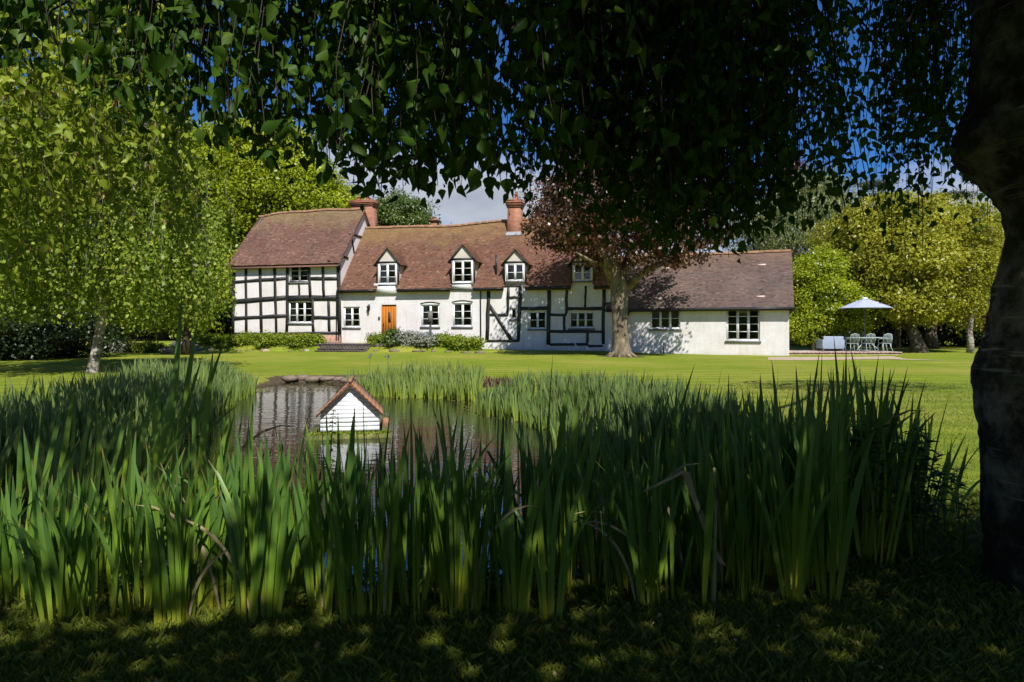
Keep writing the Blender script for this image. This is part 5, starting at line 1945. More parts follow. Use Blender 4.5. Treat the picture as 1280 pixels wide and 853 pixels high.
# a few that stand clear of the rest
for px, d, top, nb, az, ln in ((678, 3.5, 432, 5, 0.2, (0.06, 0)), (690, 3.6, 455, 4, 0.1, (0.16, 0)), (800, 3.9, 430, 4, 0.15, (0.12, 0)), (862, 3.7, 450, 3, 0.1, (0.05, 0)), (1000, 3.7, 440, 5, 0.2, (-0.02, 0)), (1032, 3.8, 440, 5, 0.1, (0.03, 0)),
                               (1085, 3.8, 418, 6, 0.1, (0.05, 0)), (1096, 3.9, 440, 5, 0.2, (0.10, 0)), (1060, 4.0, 432, 5, 0.1, (0.0, 0)), (1150, 4.3, 478, 5, 0.1, (0.2, 0)), (1180, 4.4, 520, 5, 0.1, (0.2, 0)), (950, 3.7, 470, 4, 0.1, (0.02, 0)), (910, 3.8, 458, 4, .2, (0, 0)), (668, 3.4, 470, 4, 0.3, (0.02, 0)), (704, 3.5, 425, 4, 0.2, (0.09, 0)), (770, 3.7, 505, 4, 0.2, (0.03, 0)), (790, 3.6, 470, 4, 0.1, (0.10, 0)), (828, 3.8, 462, 4, 0.1, (0.15, 0)),
                               (1015, 3.6, 425, 4, 0.2, (0.0, 0)), (1048, 3.7, 420, 4, 0.2, (0.02, 0)), (1072, 3.9, 425, 4, 0.1, (0.04, 0)), (1104, 3.7, 452, 4, 0.1, (0.12, 0)), (980, 3.6, 480, 4, 0.1, (0.0, 0)), (890, 3.5, 505, 4, 0.2, (0.04, 0)),
                               (30, 4.4, 470, 4, .1, (0.15, 0)), (90, 5.2, 455, 4, .2, (0.2, 0)), (150, 4.8, 460, 4, .1, (0.22, 0)),
                               (205, 5.4, 415, 4, .1, (0.12, 0)), (185, 5.2, 440, 4, .1, (0.28, 0)), (60, 4.6, 440, 3, .2, (0.05, 0)), (120, 5.0, 470, 4, .1, (0.25, 0)), (240, 4.6, 470, 4, .1, (0.16, 0))):
    x = (px - CX) / F * d
    iris_plant(x, d, zof(top, d) - gz(x, d), nb, 'tall iris plant standing clear of the bed ' + ('left of the duck house' if px < 330 else 'in front of the copper maple' if px < 840 else 'below the big annexe window' if px < 985 else 'in front of the patio' if px < 1120 else 'beside the near birch trunk'), 'tall irises above the near bed', 0.07, az, ln)


def iris_bed(name, label, P, hs, mat, nb=5, wd=0.03, lean=0.0, flowers=0):
    t0 = thing(name, label, 'iris bed', (P[:, 0].mean(), P[:, 1].mean(), 0))
    ge = Geo()
    tops = []
    for (x, y), h in zip(P, hs):
        z = max(gz(x, y), -0.26)
        az = rng.uniform(0, PI)
        r_ = rng.random()
        for q in range(nb):
            f_ = rng.uniform(-1, 1)
            blade(ge, (x + math.cos(az) * f_ * 0.05, y + math.sin(az) * f_ * 0.05, z), az + (PI if f_ < 0 else 0) + rng.normal(0, 0.3), abs(f_) * 0.14 + rng.normal(lean, 0.04), h * rng.uniform(0.7, 1.08), wd * rng.uniform(0.8, 1.2), abs(rng.normal(0, 0.25)), 4,
                  np.clip(r_ * .5 + rng.random() * .5, 0, 1), rng.normal(0, 0.6))
        tops.append((x, y, z + h * 0.97))
    ge.build('blades', mat, t0)['kind'] = 'stuff'
    if flowers:
        T = np.array(tops)[rng.choice(len(tops), flowers, False)]
        T = np.repeat(T, 6, 0)
        ge = Geo()
        leaf_quads(ge, T + rng.normal(0, 0.015, T.shape), unit(rng.normal(0, 1, T.shape) + np.array([0, 0, 0.2])), rdir(len(T)), 0.05, 0.035, rng.random(len(T)))
        ge.build('flowers', LF['yellow'], t0)['kind'] = 'stuff'
    return t0


def scatter(n, cond, x0, x1, y0, y1):
    out = []
    while len(out) < n:
        x, y = rng.uniform(x0, x1), rng.uniform(y0, y1)
        if cond(x, y):
            out.append((x, y))
    return np.array(out)


def sd(x, y):
    return float(poly_sd(np.array([x]), np.array([y]), POND)[0])


# left bank: shaded near part and sunlit far part
P = scatter(620, lambda x, y: -0.35 < sd(x, y) < 1.7 + 0.3 * math.sin(y), -9.5, -3.6, 5.2, 15.6)
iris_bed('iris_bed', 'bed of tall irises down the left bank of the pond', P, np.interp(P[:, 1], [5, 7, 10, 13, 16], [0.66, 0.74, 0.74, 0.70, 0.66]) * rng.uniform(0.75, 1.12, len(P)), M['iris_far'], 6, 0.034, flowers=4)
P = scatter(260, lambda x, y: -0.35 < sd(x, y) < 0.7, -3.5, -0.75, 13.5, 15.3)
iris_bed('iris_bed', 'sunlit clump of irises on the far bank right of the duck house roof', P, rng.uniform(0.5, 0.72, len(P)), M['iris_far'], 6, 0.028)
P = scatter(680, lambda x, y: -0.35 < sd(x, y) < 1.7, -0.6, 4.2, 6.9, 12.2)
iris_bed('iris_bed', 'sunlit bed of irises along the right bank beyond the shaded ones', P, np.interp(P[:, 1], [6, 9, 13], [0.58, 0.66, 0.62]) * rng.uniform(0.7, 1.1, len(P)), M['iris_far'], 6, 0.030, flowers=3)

# leafy stems by the trunk
for k in range(46):
    px = rng.uniform(1040, 1212)
    d = rng.uniform(3.75, 4.8)
    x = (px - CX) / F * d
    top = np.interp(px, [1040, 1100, 1150, 1212], [545, 520, 545, 590]) + rng.uniform(-15, 70)
    z = gz(x, d)
    h = max(0.35, zof(top, d) - z)
    t0 = thing('leafy_stem', 'dark leafy stem in the clump of willowherb between irises and the birch trunk', 'plant', (x, d, z), 'leafy stems beside the birch trunk')
    bend = rng.normal(0, 0.10, 2)
    s = np.linspace(0, 1, 6)
    path = np.stack([x + bend[0] * s ** 2 * h, d + bend[1] * s ** 2 * h, z + s * h], 1)
    ge = Geo()
    ge.tube(path, np.linspace(0.006, 0.002, 6), 5)
    ge.build('stem', M['stem'], t0)
    n = int(h / 0.022)
    f = np.sqrt(rng.uniform(0.06, 1, n))
    P = np.stack([np.interp(f, s, path[:, q]) for q in range(3)], 1)
    a_ = np.arange(n) * 2.4
    D = unit(np.stack([np.cos(a_), np.sin(a_), rng.uniform(-0.1, 0.9, n)], 1))
    ge = Geo()
    leaf_quads(ge, P, D, np.tile([[0, 0, 1.0]], (n, 1)) + rng.normal(0, .25, (n, 3)), 0.115 * rng.uniform(0.6, 1.15, n) * (1.15 - 0.5 * f), 0.024, rng.random(n), cup=0.25)
    ge.build('leaves', LF['mid'], t0)
# a tall self sown stem in front of the duck house
d = 4.2
x = (411 - CX) / F * d
t0 = thing('leafy_stem', 'single pale leafy stem standing before the white duck house', 'plant', (x, d, WATER))
zt_ = zof(513, d)
ge = Geo()
ge.tube([(x, d, WATER - .1), (x + .01, d, zt_ - 0.3), (x + 0.03, d, zt_)], [0.006, 0.005, 0.002], 5)
ge.build('stem', M['stem'], t0)
n = 46
f = rng.uniform(0, 1, n)
P = np.stack([x + 0.01 + f * 0.02, np.full(n, d), zt_ - 0.42 + f * 0.42], 1)
a_ = np.arange(n) * 2.4
ge = Geo()
leaf_quads(ge, P, unit(np.stack([np.cos(a_), np.sin(a_), np.full(n, -0.1)], 1)), np.tile([[0, 0, 1.0]], (n, 1)), 0.06 * (1.1 - .7 * f), 0.015, rng.random(n), cup=0.3)
ge.build('leaves', LF['bush'], t0)

# dry broken reed and bleached stalk in the bed
d = 3.15


def pp(px, py, d):
    return ((px - CX) / F * d, d, zof(py, d))


t0 = thing('broken_reed', 'dry buff reed snapped over in the shaded iris bed', 'reed', (pp(893, 765, d)[0], d, gz(pp(893, 765, d)[0], d)))
ge = Geo()
ge.tube([pp(800, 617, d), pp(830, 602, d), pp(854, 590, d)], [0.006, 0.008, 0.009], 6)
ge.build('snapped_tip', M['reed_dry'], t0)
ge = Geo()
V = [pp(850, 588, d), pp(862, 590, d), pp(872, 625, d + .03), pp(884, 650, d), pp(892, 680, d + .02), pp(908, 708, d), pp(899, 704, d), pp(882, 672, d + .02), pp(874, 648, d), pp(864, 622, d + .03)]
ge.add(V, [(0, 1, 2, 9), (9, 2, 3, 8), (8, 3, 4, 7), (7, 4, 5, 6)])
ge.build('hanging_leaf', M['reed_dry'], t0)
ge = Geo()
ge.tube([pp(891, 766, d), pp(892, 735, d), pp(893, 700, d), pp(894, 640, d + .05), pp(893, 585, d + .1)], [0.015, 0.014, 0.012, 0.010, 0.007], 8)
ge.build('stalk', plain('pale green stalk', (0.34, 0.33, 0.13), 0.7, var=0.3), t0)

# ------------------------------------------------------------------ grass and litter on the near ground
n = 190000
X = rng.uniform(-4.2, 4.2, n)
Y = 2.1 + rng.random(n) ** 1.3 * 3.2
ok = (np.abs(X) < Y * 0.86 + 0.2) & (poly_sd(X, Y, POND) > 0.12)
X, Y = X[ok], Y[ok]
Z = ground_z(X, Y)
n = len(X)
ge = Geo()
a_ = rng.uniform(0, 6.28, n)
h = rng.uniform(0.016, 0.045, n) * (1 + 0.8 * (rng.random(n) < 0.05))
w = 0.0013
dx, dy = np.cos(a_), np.sin(a_)
lx, ly = rng.normal(0, 0.32, n) * h, rng.normal(0, 0.32, n) * h
V = np.stack([np.stack([X - dx * w, Y - dy * w, Z - .01], 1), np.stack([X + dx * w, Y + dy * w, Z - .01], 1), np.stack([X + lx * .5 + dx * w * .7, Y + ly * .5 + dy * w * .7, Z + h * .6], 1), np.stack([X + lx * 1.5, Y + ly * 1.5, Z + h], 1)], 1)
ge.add(V.reshape(-1, 3), np.arange(n)[:, None] * 4 + np.arange(4), rng.random(n), np.tile([0, 0, .6, 1], n))
ge.build('near_grass', M['grass'], None, kind='stuff', label='short shaded grass under the old birch', category='grass')
n = 70000
X = rng.uniform(1.8, 16, n)
Y = rng.uniform(4.2, 16, n)
ok = (X < Y * 0.85 + 0.5) & (poly_sd(X, Y, POND) > 0.3)
X, Y = X[ok], Y[ok]
Z = ground_z(X, Y)
n = len(X)
ge = Geo()
a_ = rng.uniform(0, 6.28, n)
h = rng.uniform(0.015, 0.045, n)
w = 0.006
dx, dy = np.cos(a_), np.sin(a_)
V = np.stack([np.stack([X - dx * w, Y - dy * w, Z - .01], 1), np.stack([X + dx * w, Y + dy * w, Z - .01], 1), np.stack([X + rng.normal(0, .4, n) * h, Y + rng.normal(0, .4, n) * h, Z + h], 1)], 1)
ge.add(V.reshape(-1, 3), np.arange(n)[:, None] * 3 + np.arange(3), rng.random(n), np.tile([0, .3, 1], n))
ge.build('lawn_grass', M['grass'], None, kind='stuff', label='short sunlit lawn grass on the right of the pond', category='grass')
n = 1500
X = rng.uniform(-3.0, 3.4, n)
Y = 2.2 + rng.random(n) * 1.5
Z = ground_z(X, Y) + rng.uniform(0.01, 0.035, n)
ge = Geo()
Nn = unit(rng.normal(0, 0.35, (n, 3)) + np.array([0, 0, 1]))
leaf_oval(ge, np.stack([X, Y, Z], 1), unit(np.cross(Nn, rdir(n))), Nn, rng.uniform(0.008, 0.026, n), rng.random(n))
ge.build('leaf_litter', LF['litter'], None, kind='stuff', label='small dry fallen leaves scattered on the shaded grass', category='leaf litter')
# weeds at the foot of the iris bed
ge = Geo()
P = scatter(150, lambda x, y: 0.0 < sd(x, y) < 0.55, -3.2, 2.4, 3.05, 3.9)
for x, y in P:
    n = 12
    z = gz(x, y)
    a_ = rng.uniform(0, 6.28, n)
    D = unit(np.stack([np.cos(a_), np.sin(a_), rng.uniform(0.1, 1.2, n)], 1))
    leaf_quads(ge, np.tile([x, y, z], (n, 1)) + rng.normal(0, 0.04, (n, 3)) * (1, 1, 0) + np.stack([np.zeros(n), np.zeros(n), rng.uniform(0, .14, n)], 1), D, np.tile([[0, 0, 1.0]], (n, 1)), rng.uniform(0.04, 0.09, n), 0.022, rng.random(n))
ge.build('bank_weeds', LF['mid'], None, kind='stuff', label='low green weeds at the foot of the near iris bed', category='weeds')

# ------------------------------------------------------------------ duck house on its raft
d = 9.1
th = R(-11.5)          # its right roof slope turns a little towards us
dz0 = WATER + 0.06
xl, xr = (402 - CX) / F * d, (473.5 - CX) / F * d
dc = np.array([(xl + xr) / 2, d])
wd_ = xr - xl
WD = Wall(dc, th)
duck = thing('duck_house', 'small white boarded duck house with a terracotta roof floating on the pond', 'duck house', (dc[0], dc[1], WATER))
ze, za = zof(516, d), zof(481, d)
M['duck_white'] = plain('white duck house paint', (0.80, 0.82, 0.84), 0.5, var=0.03)
M['terracotta'] = plain('terracotta roof', (0.27, 0.135, 0.070), 0.75, var=0.25, scale=12)
M['raft'] = plain('mossy raft timber', (0.12, 0.13, 0.03), 0.9, var=0.5, scale=9)
hw = wd_ / 2
dep = 0.75
nb = 11
z_lo = dz0 + 0.02
for k in range(nb):
    a, b = z_lo + (za - z_lo) * k / nb, z_lo + (za - z_lo) * (k + 1) / nb

    def half(z):
        return hw if z <= ze else hw * max(0.02, (za - z) / (za - ze))
    la, lb = half(a), half(b)
    o_ = 0.012 + rng.uniform(-.0012, .0012)
    V = [WD.P(-la, o_, a), WD.P(la, o_, a), WD.P(la, -0.02, a), WD.P(-la, -0.02, a), WD.P(-lb, o_, b), WD.P(lb, o_, b), WD.P(lb, -0.02, b), WD.P(-lb, -0.02, b)]
    Geo().hexa(V).build('board', M['duck_white'], duck)
ge = Geo()
for uu in (-hw + 0.004, hw - 0.004):
    ge.add(WD.P(uu, [-0.02, -dep, -dep, -0.02], [z_lo, z_lo, ze, ze]), [(0, 1, 2, 3)])
ge.add([WD.P(-hw, -dep, z_lo), WD.P(hw, -dep, z_lo), WD.P(hw, -dep, ze), WD.P(0, -dep, za), WD.P(-hw, -dep, ze)], [(0, 1, 2, 3, 4)])
ge.build('side_wall', M['duck_white'], duck)
ov, fo = 0.055, 0.10
sl_ = (za - ze) / hw
for sg in (-1, 1):
    ge = Geo()
    ue, ze2 = sg * (hw + ov), ze - ov * sl_
    dzr = 0.075
    V = [WD.P(ue, fo, ze2), WD.P(0, fo, za), WD.P(0, -dep - 0.08, za), WD.P(ue, -dep - 0.08, ze2),
         WD.P(ue, fo, ze2 + 0.03), WD.P(0, fo, za + 0.045), WD.P(0, -dep - 0.08, za + 0.045), WD.P(ue, -dep - 0.08, ze2 + 0.03)]
    rf = ge.hexa(V).build('roof', M['terracotta'], duck)
    # corrugations of the sheet, seen along the verge as a stepped shadow
    for k in range(9):
        f0, f1 = k / 9 + 0.01, (k + 0.93) / 9
        V = []
        for lift in (0.024, 0.034):
            for f_, w_ in ((f0, fo + 0.01), (f1, fo + 0.01), (f1, -dep - 0.09), (f0, -dep - 0.09)):
                V.append(WD.P(ue * (1 - f_), w_, ze2 + (za - ze2) * f_ + lift + 0.012 * f_))
        Geo().hexa(V).build('rib', M['terracotta'], rf)
ge = Geo()
ge.tube(WD.P(0, np.linspace(fo + .012, -dep - .09, 4), za + 0.055), 0.028, 8)
ge.build('ridge_cap', M['terracotta'], duck)
ge = Geo()
WD.block(ge, -hw - 0.16, hw + 0.16, -dep - 0.12, 0.2, WATER - 0.06, dz0)
ge.build('raft', M['raft'], duck)
ge = Geo()
Pm = np.stack([rng.uniform(-hw - .16, hw + .16, 500), rng.uniform(0.02, 0.21, 500)], 1)
Pw_ = WD.P(Pm[:, 0], Pm[:, 1], dz0)
leaf_quads(ge, Pw_, unit(rng.normal(0, 1, (500, 3)) + (0, 0, 1)), rdir(500), 0.04, 0.02, rng.random(500))
ge.build('moss', LF['bush'], duck)['kind'] = 'stuff'
# orange drum float behind it on the right
ge = Geo()
fx = (482 - CX) / F * (d + 0.6)
ge.tube([(fx, d + .6, WATER - .1), (fx, d + .6, WATER + 0.10), (fx, d + .6, WATER + 0.17), (fx, d + .6, WATER + 0.19)], [0.06, 0.065, 0.06, 0.03], 12)
ge.build('float_drum', M['terracotta'], duck, True)

# ------------------------------------------------------------------ water plants and far bank stones
ge = Geo()
nn = 0
X = rng.uniform(-6.2, 2, 9000)
Y = rng.uniform(4.2, 18.2, 9000)
s_ = poly_sd(X, Y, POND)
nse = np.sin(X * 1.1 + 2) + np.sin(Y * 0.9 + X * .6) + np.sin(X * 2.7 - Y * 1.3) * 0.6
ok = (s_ < -0.05) & ((nse > 1.0) & (Y < 9) & (X < -2.4) | (s_ > -0.35) & (rng.random(len(X)) < .5) | (Y > 15.2) & (rng.random(len(X)) < .8) & (X < -1.2))
X, Y = X[ok], Y[ok]
n = len(X)
k = 7
ang_ = np.arange(k) * 2 * PI / k
r_ = rng.uniform(0.015, 0.05, n)
V = np.stack([X[:, None] + r_[:, None] * np.cos(ang_) * rng.uniform(.7, 1.2, (n, k)), Y[:, None] + r_[:, None] * np.sin(ang_) * rng.uniform(.7, 1.2, (n, k)), np.full((n, k), WATER + 0.004) + rng.uniform(0, 0.008, (n, k))], -1)
ge.add(V.reshape(-1, 3), np.arange(n)[:, None] * k + np.arange(k), rng.random(n))
ge.build('floating_weed', leaf_mat('floating pond weed', (0.05, 0.05, 0.015), (0.13, 0.12, 0.035), (0.24, 0.19, 0.08), 0.1, 0.05), None, kind='stuff', label='patches of brownish floating weed on the pond', category='pond weed')

M['stone'] = plain('buff garden stone', (0.33, 0.27, 0.20), 0.9, var=0.35, scale=4)
M['mud_stone'] = plain('brown bank stone', (0.16, 0.12, 0.085), 0.95, var=0.4, scale=4)


def rock(name, label, cat, p, s, mat, group, rz=0.0):
    ge = Geo()
    bm_v, fc = [], []
    nu, nv = 9, 6
    for v_ in range(nv):
        for u_ in range(nu):
            a1, a2 = u_ * 2 * PI / nu, -PI / 2 + PI * v_ / (nv - 1)
            q = np.array([math.cos(a1) * math.cos(a2), math.sin(a1) * math.cos(a2), math.sin(a2)])
            q = np.sign(q) * np.abs(q) ** 0.8
            q = q * (1 + rng.normal(0, 0.09)) * s
            bm_v.append((q[0] * math.cos(rz) - q[1] * math.sin(rz) + p[0], q[0] * math.sin(rz) + q[1] * math.cos(rz) + p[1], q[2] + p[2]))
    for v_ in range(nv - 1):
        for u_ in range(nu):
            fc.append((v_ * nu + u_, v_ * nu + (u_ + 1) % nu, (v_ + 1) * nu + (u_ + 1) % nu, (v_ + 1) * nu + u_))
    ge.add(bm_v, fc)
    return ge.build(name, mat, None, loc=tuple(p), label=label, category=cat, group=group)


for k in range(15):
    px = 296 + k * 11.5 + rng.uniform(-3, 3)
    dd = 18.3 - 0.01 * k + (0.25 if k % 2 else 0) - (0.5 if px > 420 else 0)
    x = (px - CX) / F * dd
    rock('bank_stone', 'flat brown stone edging the far bank of the pond', 'stone', (x, dd, -0.06 + rng.uniform(-.02, .03)), np.array([rng.uniform(.14, .26), .16, rng.uniform(.06, .10)]), M['mud_stone'], 'stones edging the far bank', rng.uniform(-.3, .3))
for px, py, s_ in ((588, 497, .10), (600, 495, .16), (573, 497, .08), (690, 528, .12), (617, 489, .09)):
    p = gpt(px, py, WATER)
    rock('pale_stone', 'pale stone at the water edge between the two far iris clumps', 'stone', (p[0], p[1], WATER + .03), np.array([s_, s_ * .7, s_ * .45]), M['stone'], 'pale stones at the water edge')
# dead clump of brown stems on the right far bank
p = gpt(610, 482, 0.0)
ge = Geo()
t0 = thing('brown_clump', 'low clump of brown dead stems on the bank right of the far irises', 'plant', (p[0], p[1], gz(p[0], p[1])))
Pq = np.stack([p[0] + rng.normal(0, 0.42, 700), p[1] + rng.normal(0, .25, 700), np.full(700, gz(p[0], p[1]))], 1)
leaf_quads(ge, Pq, unit(rng.normal(0, .5, (700, 3)) + (0, 0, .7)), rdir(700), rng.uniform(.12, .30, 700), 0.03, rng.random(700))
ge.build('dead_stems', leaf_mat('dead stems', (0.05, 0.03, 0.02), (0.13, 0.075, 0.05), (0.22, 0.14, 0.09), 0.1, 0.02), t0)['kind'] = 'stuff'
# two purple flower spikes on the lawn side
for px, py in ((485, 449), (462, 446)):
    dd = 15.2
    x = (px - CX) / F * dd
    t0 = thing('purple_iris', 'single purple flower spike rising behind the far iris clump, ' + ('taller one' if px == 485 else 'shorter one to the left'), 'flower', (x, dd, gz(x, dd)), 'purple flowers behind the far clump')
    zt_ = zof(py, dd)
    ge = Geo()
    ge.tube([(x, dd, gz(x, dd) - .05), (x, dd, zt_)], 0.01, 5)
    ge.build('stem', M['stem'], t0)
    ge = Geo()
    leaf_quads(ge, np.tile([x, dd, zt_ + .04], (14, 1)) + rng.normal(0, .03, (14, 3)), rdir(14), rdir(14), .045, .03, rng.random(14))
    ge.build('petals', LF['purple'], t0)

# ------------------------------------------------------------------ borders, steps, path by the house


def shrub(name, label, cat, px, d, wpx, hgt, lf, group, n=60, per=45, leaf=0.10, dep=0.5, flowers=None, aspect=.6):
    x = (px - CX) / F * d
    z = gz(x, d)
    w_ = wpx / F * d / 2
    t0 = thing(name, label, cat, (x, d, z), group)
    ge = Geo()
    make_crown(ge, [(x, d, z + hgt * .42, w_, dep, hgt * .55)], n, per, min(w_, hgt) * 0.42, leaf, aspect, 0.6, 0.6)
    ge.build('foliage', LF[lf], t0)
    ge = Geo()
    for q in range(6):
        a_ = rng.uniform(0, 6.28)
        ge.tube([(x + .1 * math.cos(a_), d + .05 * math.sin(a_), z - .05), (x + w_ * .5 * math.cos(a_), d + dep * .5 * math.sin(a_), z + hgt * .6)], [0.012, 0.005], 4)
    ge.build('stems', M['stem'], t0)
    if flowers:
        ge = Geo()
        P, _ = in_ellipsoids(260, [(x, d, z + hgt * .5, w_ * .95, dep, hgt * .62)], 0.9)
        P = P[P[:, 2] > z + hgt * .45]
        leaf_quads(ge, P, unit(rng.normal(0, .3, P.shape) + (0, 0, 1)), rdir(len(P)), 0.13, 0.045, rng.random(len(P)))
        ge.build('flowers', LF[flowers], t0)['kind'] = 'stuff'
    return t0


def wdist(px, w):
    """Distance of the strip w metres in front of the long wall, at a photograph column."""
    a_ = (px - CX) / F
    s, c = math.sin(TH), math.cos(TH)
    return (HO[0] * s + HO[1] * c - w) / (a_ * s + c)


G1 = 'border plants along the left range'
for k, (px, wpx, h_) in enumerate(((262, 26, .55), (285, 24, .6), (308, 26, .65), (332, 24, .72), (352, 22, .62), (376, 26, .72), (394, 18, .55))):
    shrub('border_plant', ['low leafy border plant at the far left end of the bed', 'low leafy plant below the left corner post of the house', 'leafy border plant below the third timber panel', 'leafy border plant left of the ground floor window',
                           'leafy border plant under the left window sill', 'tallest leafy border plant under the right part of the window', 'leafy border plant left of the brick steps'][k],
          'plant', px, wdist(px, 1.35 + 0.3 * (k % 2)), wpx * 1.2, h_, 'bush', G1, 55, 40, .12)
G2 = 'border plants along the middle range'
for k, (px, wpx, h_, lf, fl) in enumerate(((472, 20, .6, 'bush', None), (492, 18, .95, 'mid', None), (512, 34, .62, 'silver', 'blue'), (536, 26, .62, 'silver', 'blue'), (556, 22, .70, 'bush', None), (572, 20, .78, 'bush', None), (590, 24, .72, 'bush', None))):
    shrub('border_plant', ['low broad leaved plant right of the brick steps', 'taller bushy plant in front of the orange door', 'blue flowered mound right of the door', 'blue flowered mound below the arched window and post',
                           'leafy plant between the two arched windows', 'taller leafy plant under the right arched window', 'leafy plant by the downpipe at the end of the border'][k],
          'plant', px, wdist(px, 1.3 + 0.25 * (k % 2)), wpx * 1.2, h_, lf, G2, 55, 40, .12, flowers=fl)
for k, (px, py, wpx, h_, lf, fl) in enumerate(((143, 441, 34, .55, 'silver', 'white'), (172, 437, 40, .6, 'bush', 'rust'), (192, 439, 30, .5, 'bush', 'rust'), (212, 441, 18, .3, 'lime', None))):
    shrub('border_plant', ['silver leaved plant with white flowers beside the birch trunk', 'leafy plant with rust coloured flowers in the left island bed', 'lower plant with rust coloured flowers near the slate path', 'yellow green tuft at the edge of the slate path'][k],
          'plant', px, 36.0 + k * .3, wpx * 1.1, h_, lf, 'plants of the left island bed', 55, 40, .12, flowers=fl)
# stones edging the beds
for k in range(34):
    if k < 15:
        px, w_ = 258 + k * 10.8, 2.25
    elif k < 26:
        px, w_ = 468 + (k - 15) * 12.6, 2.2
    else:
        px, w_ = 140 + (k - 26) * 10, 3.4
    if k % 5 == 3 or k % 7 == 2:
        continue
    px += rng.uniform(-6, 6)
    dd = wdist(px, w_ + rng.uniform(-.08, .08))
    x = (px - CX) / F * dd
    rock('edging_stone', ['buff stone edging the border below the left range', 'buff stone edging the border below the middle range', 'buff stone edging the left island bed'][0 if k < 15 else 1 if k < 26 else 2], 'stone', (x, dd, gz(x, dd) + .02),
         np.array([rng.uniform(.10, .34), .14, rng.uniform(.04, .11)]), M['stone' if rng.random() < .45 else 'mud_stone'], ['stones under the left range', 'stones under the middle range', 'stones of the left island bed'][0 if k < 15 else 1 if k < 26 else 2], rng.uniform(-.4, .4))
p = gpt(222, 437)
rock('boulder', 'largest buff boulder at the front of the left island bed', 'stone', ((208 - CX) / F * 35.4, 35.4, gz(-19, 35.4) + .1), np.array([.36, .25, .22]), M['stone'], 'stones of the left island bed')

# brick steps up to the door terrace
uS0, uS1 = WM.uz(403, 436, 2.0)[0], WM.uz(461, 436, 2.0)[0]
st = thing('brick_steps', 'four dark blue brick steps rising to the front door terrace', 'steps', tuple(WM.P((uS0 + uS1) / 2, 2.0, 0.0)))
for k in range(4):
    z0_, z1_ = -0.1, 0.115 * (k + 1)
    nbk = 15
    for q in range(nbk):
        ge = Geo()
        a, b = uS0 + (uS1 - uS0) * q / nbk, uS0 + (uS1 - uS0) * (q + 1) / nbk
        sh = 0.28 * k
        WM.block(ge, a + .004, b - .004, 2.85 - sh - 0.30, 2.85 - sh + rng.normal(0, .004), z0_ if q < 0 else z1_ - 0.075, z1_ + rng.normal(0, .003))
        ge.build('brick', M['dark_brick'], st)
    ge = Geo()
    WM.block(ge, uS0 + .002, uS1 - .002, 2.85 - 0.28 * k - 0.31, 2.85 - 0.28 * k - 0.012, z0_, z1_ - 0.076)
    ge.build('riser', M['dark_brick'], st)
ge = Geo()
V = []
WM.block(ge, WM.uz(400, 430, 1)[0], WM.uz(500, 430, 1)[0], 0.262, 1.75, 0.1, 0.474)
ge.build('door_terrace', M['dark_brick'], None, kind='structure', label='narrow brick terrace before the front door')
# slate path left of the border
ge = Geo()
q = [(212, 440.5), (251, 440.5), (240, 432.5), (217, 432.5)]
V = []
for px, py in q:
    dd = wdist(px, 2.5 if py > 436 else 0.3)
    x = (px - CX) / F * dd
    V.append((x, dd, gz(x, dd) + 0.03))
a_, b_, c_, e_ = [np.array(v) for v in V]
n = 9
VV = []
for s in np.linspace(0, 1, n):
    for f_ in np.linspace(0, 1, 6):
        p = (a_ * (1 - f_) + b_ * f_) * (1 - s) + (e_ * (1 - f_) + c_ * f_) * s
        VV.append((p[0], p[1], gz(p[0], p[1]) + 0.03))
fc = [(i_ * 6 + j_, i_ * 6 + j_ + 1, (i_ + 1) * 6 + j_ + 1, (i_ + 1) * 6 + j_) for i_ in range(n - 1) for j_ in range(5)]
ge.add(VV, fc)
ge.build('slate_path', plain('grey slate chippings', (0.13, 0.13, 0.137), 0.8, var=.4, scale=14), None, kind='structure', label='grey slate path beside the left border')

# post with a box top in front of the arched window
dd = wdist(538, 1.5)
x = (538 - CX) / F * dd
zb = gz(x, dd)
t0 = thing('garden_post', 'dark timber post with a box head in front of the arched window', 'post', (x, dd, zb))
ge = Geo()
ge.box((x, dd, (zb + zof(404, dd)) / 2 - .05), (0.055, 0.055, (zof(404, dd) - zb) / 2 + .05))
ge.build('post', M['beam'], t0)
ge = Geo()
ge.box((x, dd, (zof(404, dd) + zof(389.5, dd)) / 2), (0.12, 0.10, (zof(389.5, dd) - zof(404, dd)) / 2))
ge.build('box_head', plain('weathered grey timber', (0.14, 0.125, 0.115), 0.8), t0)
ge = Geo()
ge.tube([(x, dd, zof(389.5, dd)), (x, dd, zof(387, dd)), (x, dd, zof(383, dd))], [0.07, 0.05, 0.01], 8)
ge.build('finial', M['white_paint'], t0)
# standpipe on the annexe wall
u_, _z = WA.uz(829.7, 434, .25)
p = WA.P(u_, .3, 0)
t0 = thing('garden_tap', 'thin standpipe tap standing at the foot of the annexe wall', 'tap', (p[0], p[1], gz(p[0], p[1])))
ge = Geo()
zb, zt_ = gz(p[0], p[1]), zof(428, p[1])
ge.box((p[0], p[1], (zb + zt_) / 2 - .05), (0.035, 0.035, (zt_ - zb) / 2 + .05))
ge.build('post', M['sill'], t0)
ge = Geo()
ge.tube([(p[0], p[1] - .03, zt_ - .06), (p[0], p[1] - .12, zt_ - .06), (p[0], p[1] - .13, zt_ - .12)], 0.014, 6)
ge.build('spout', M['black_metal'], t0)
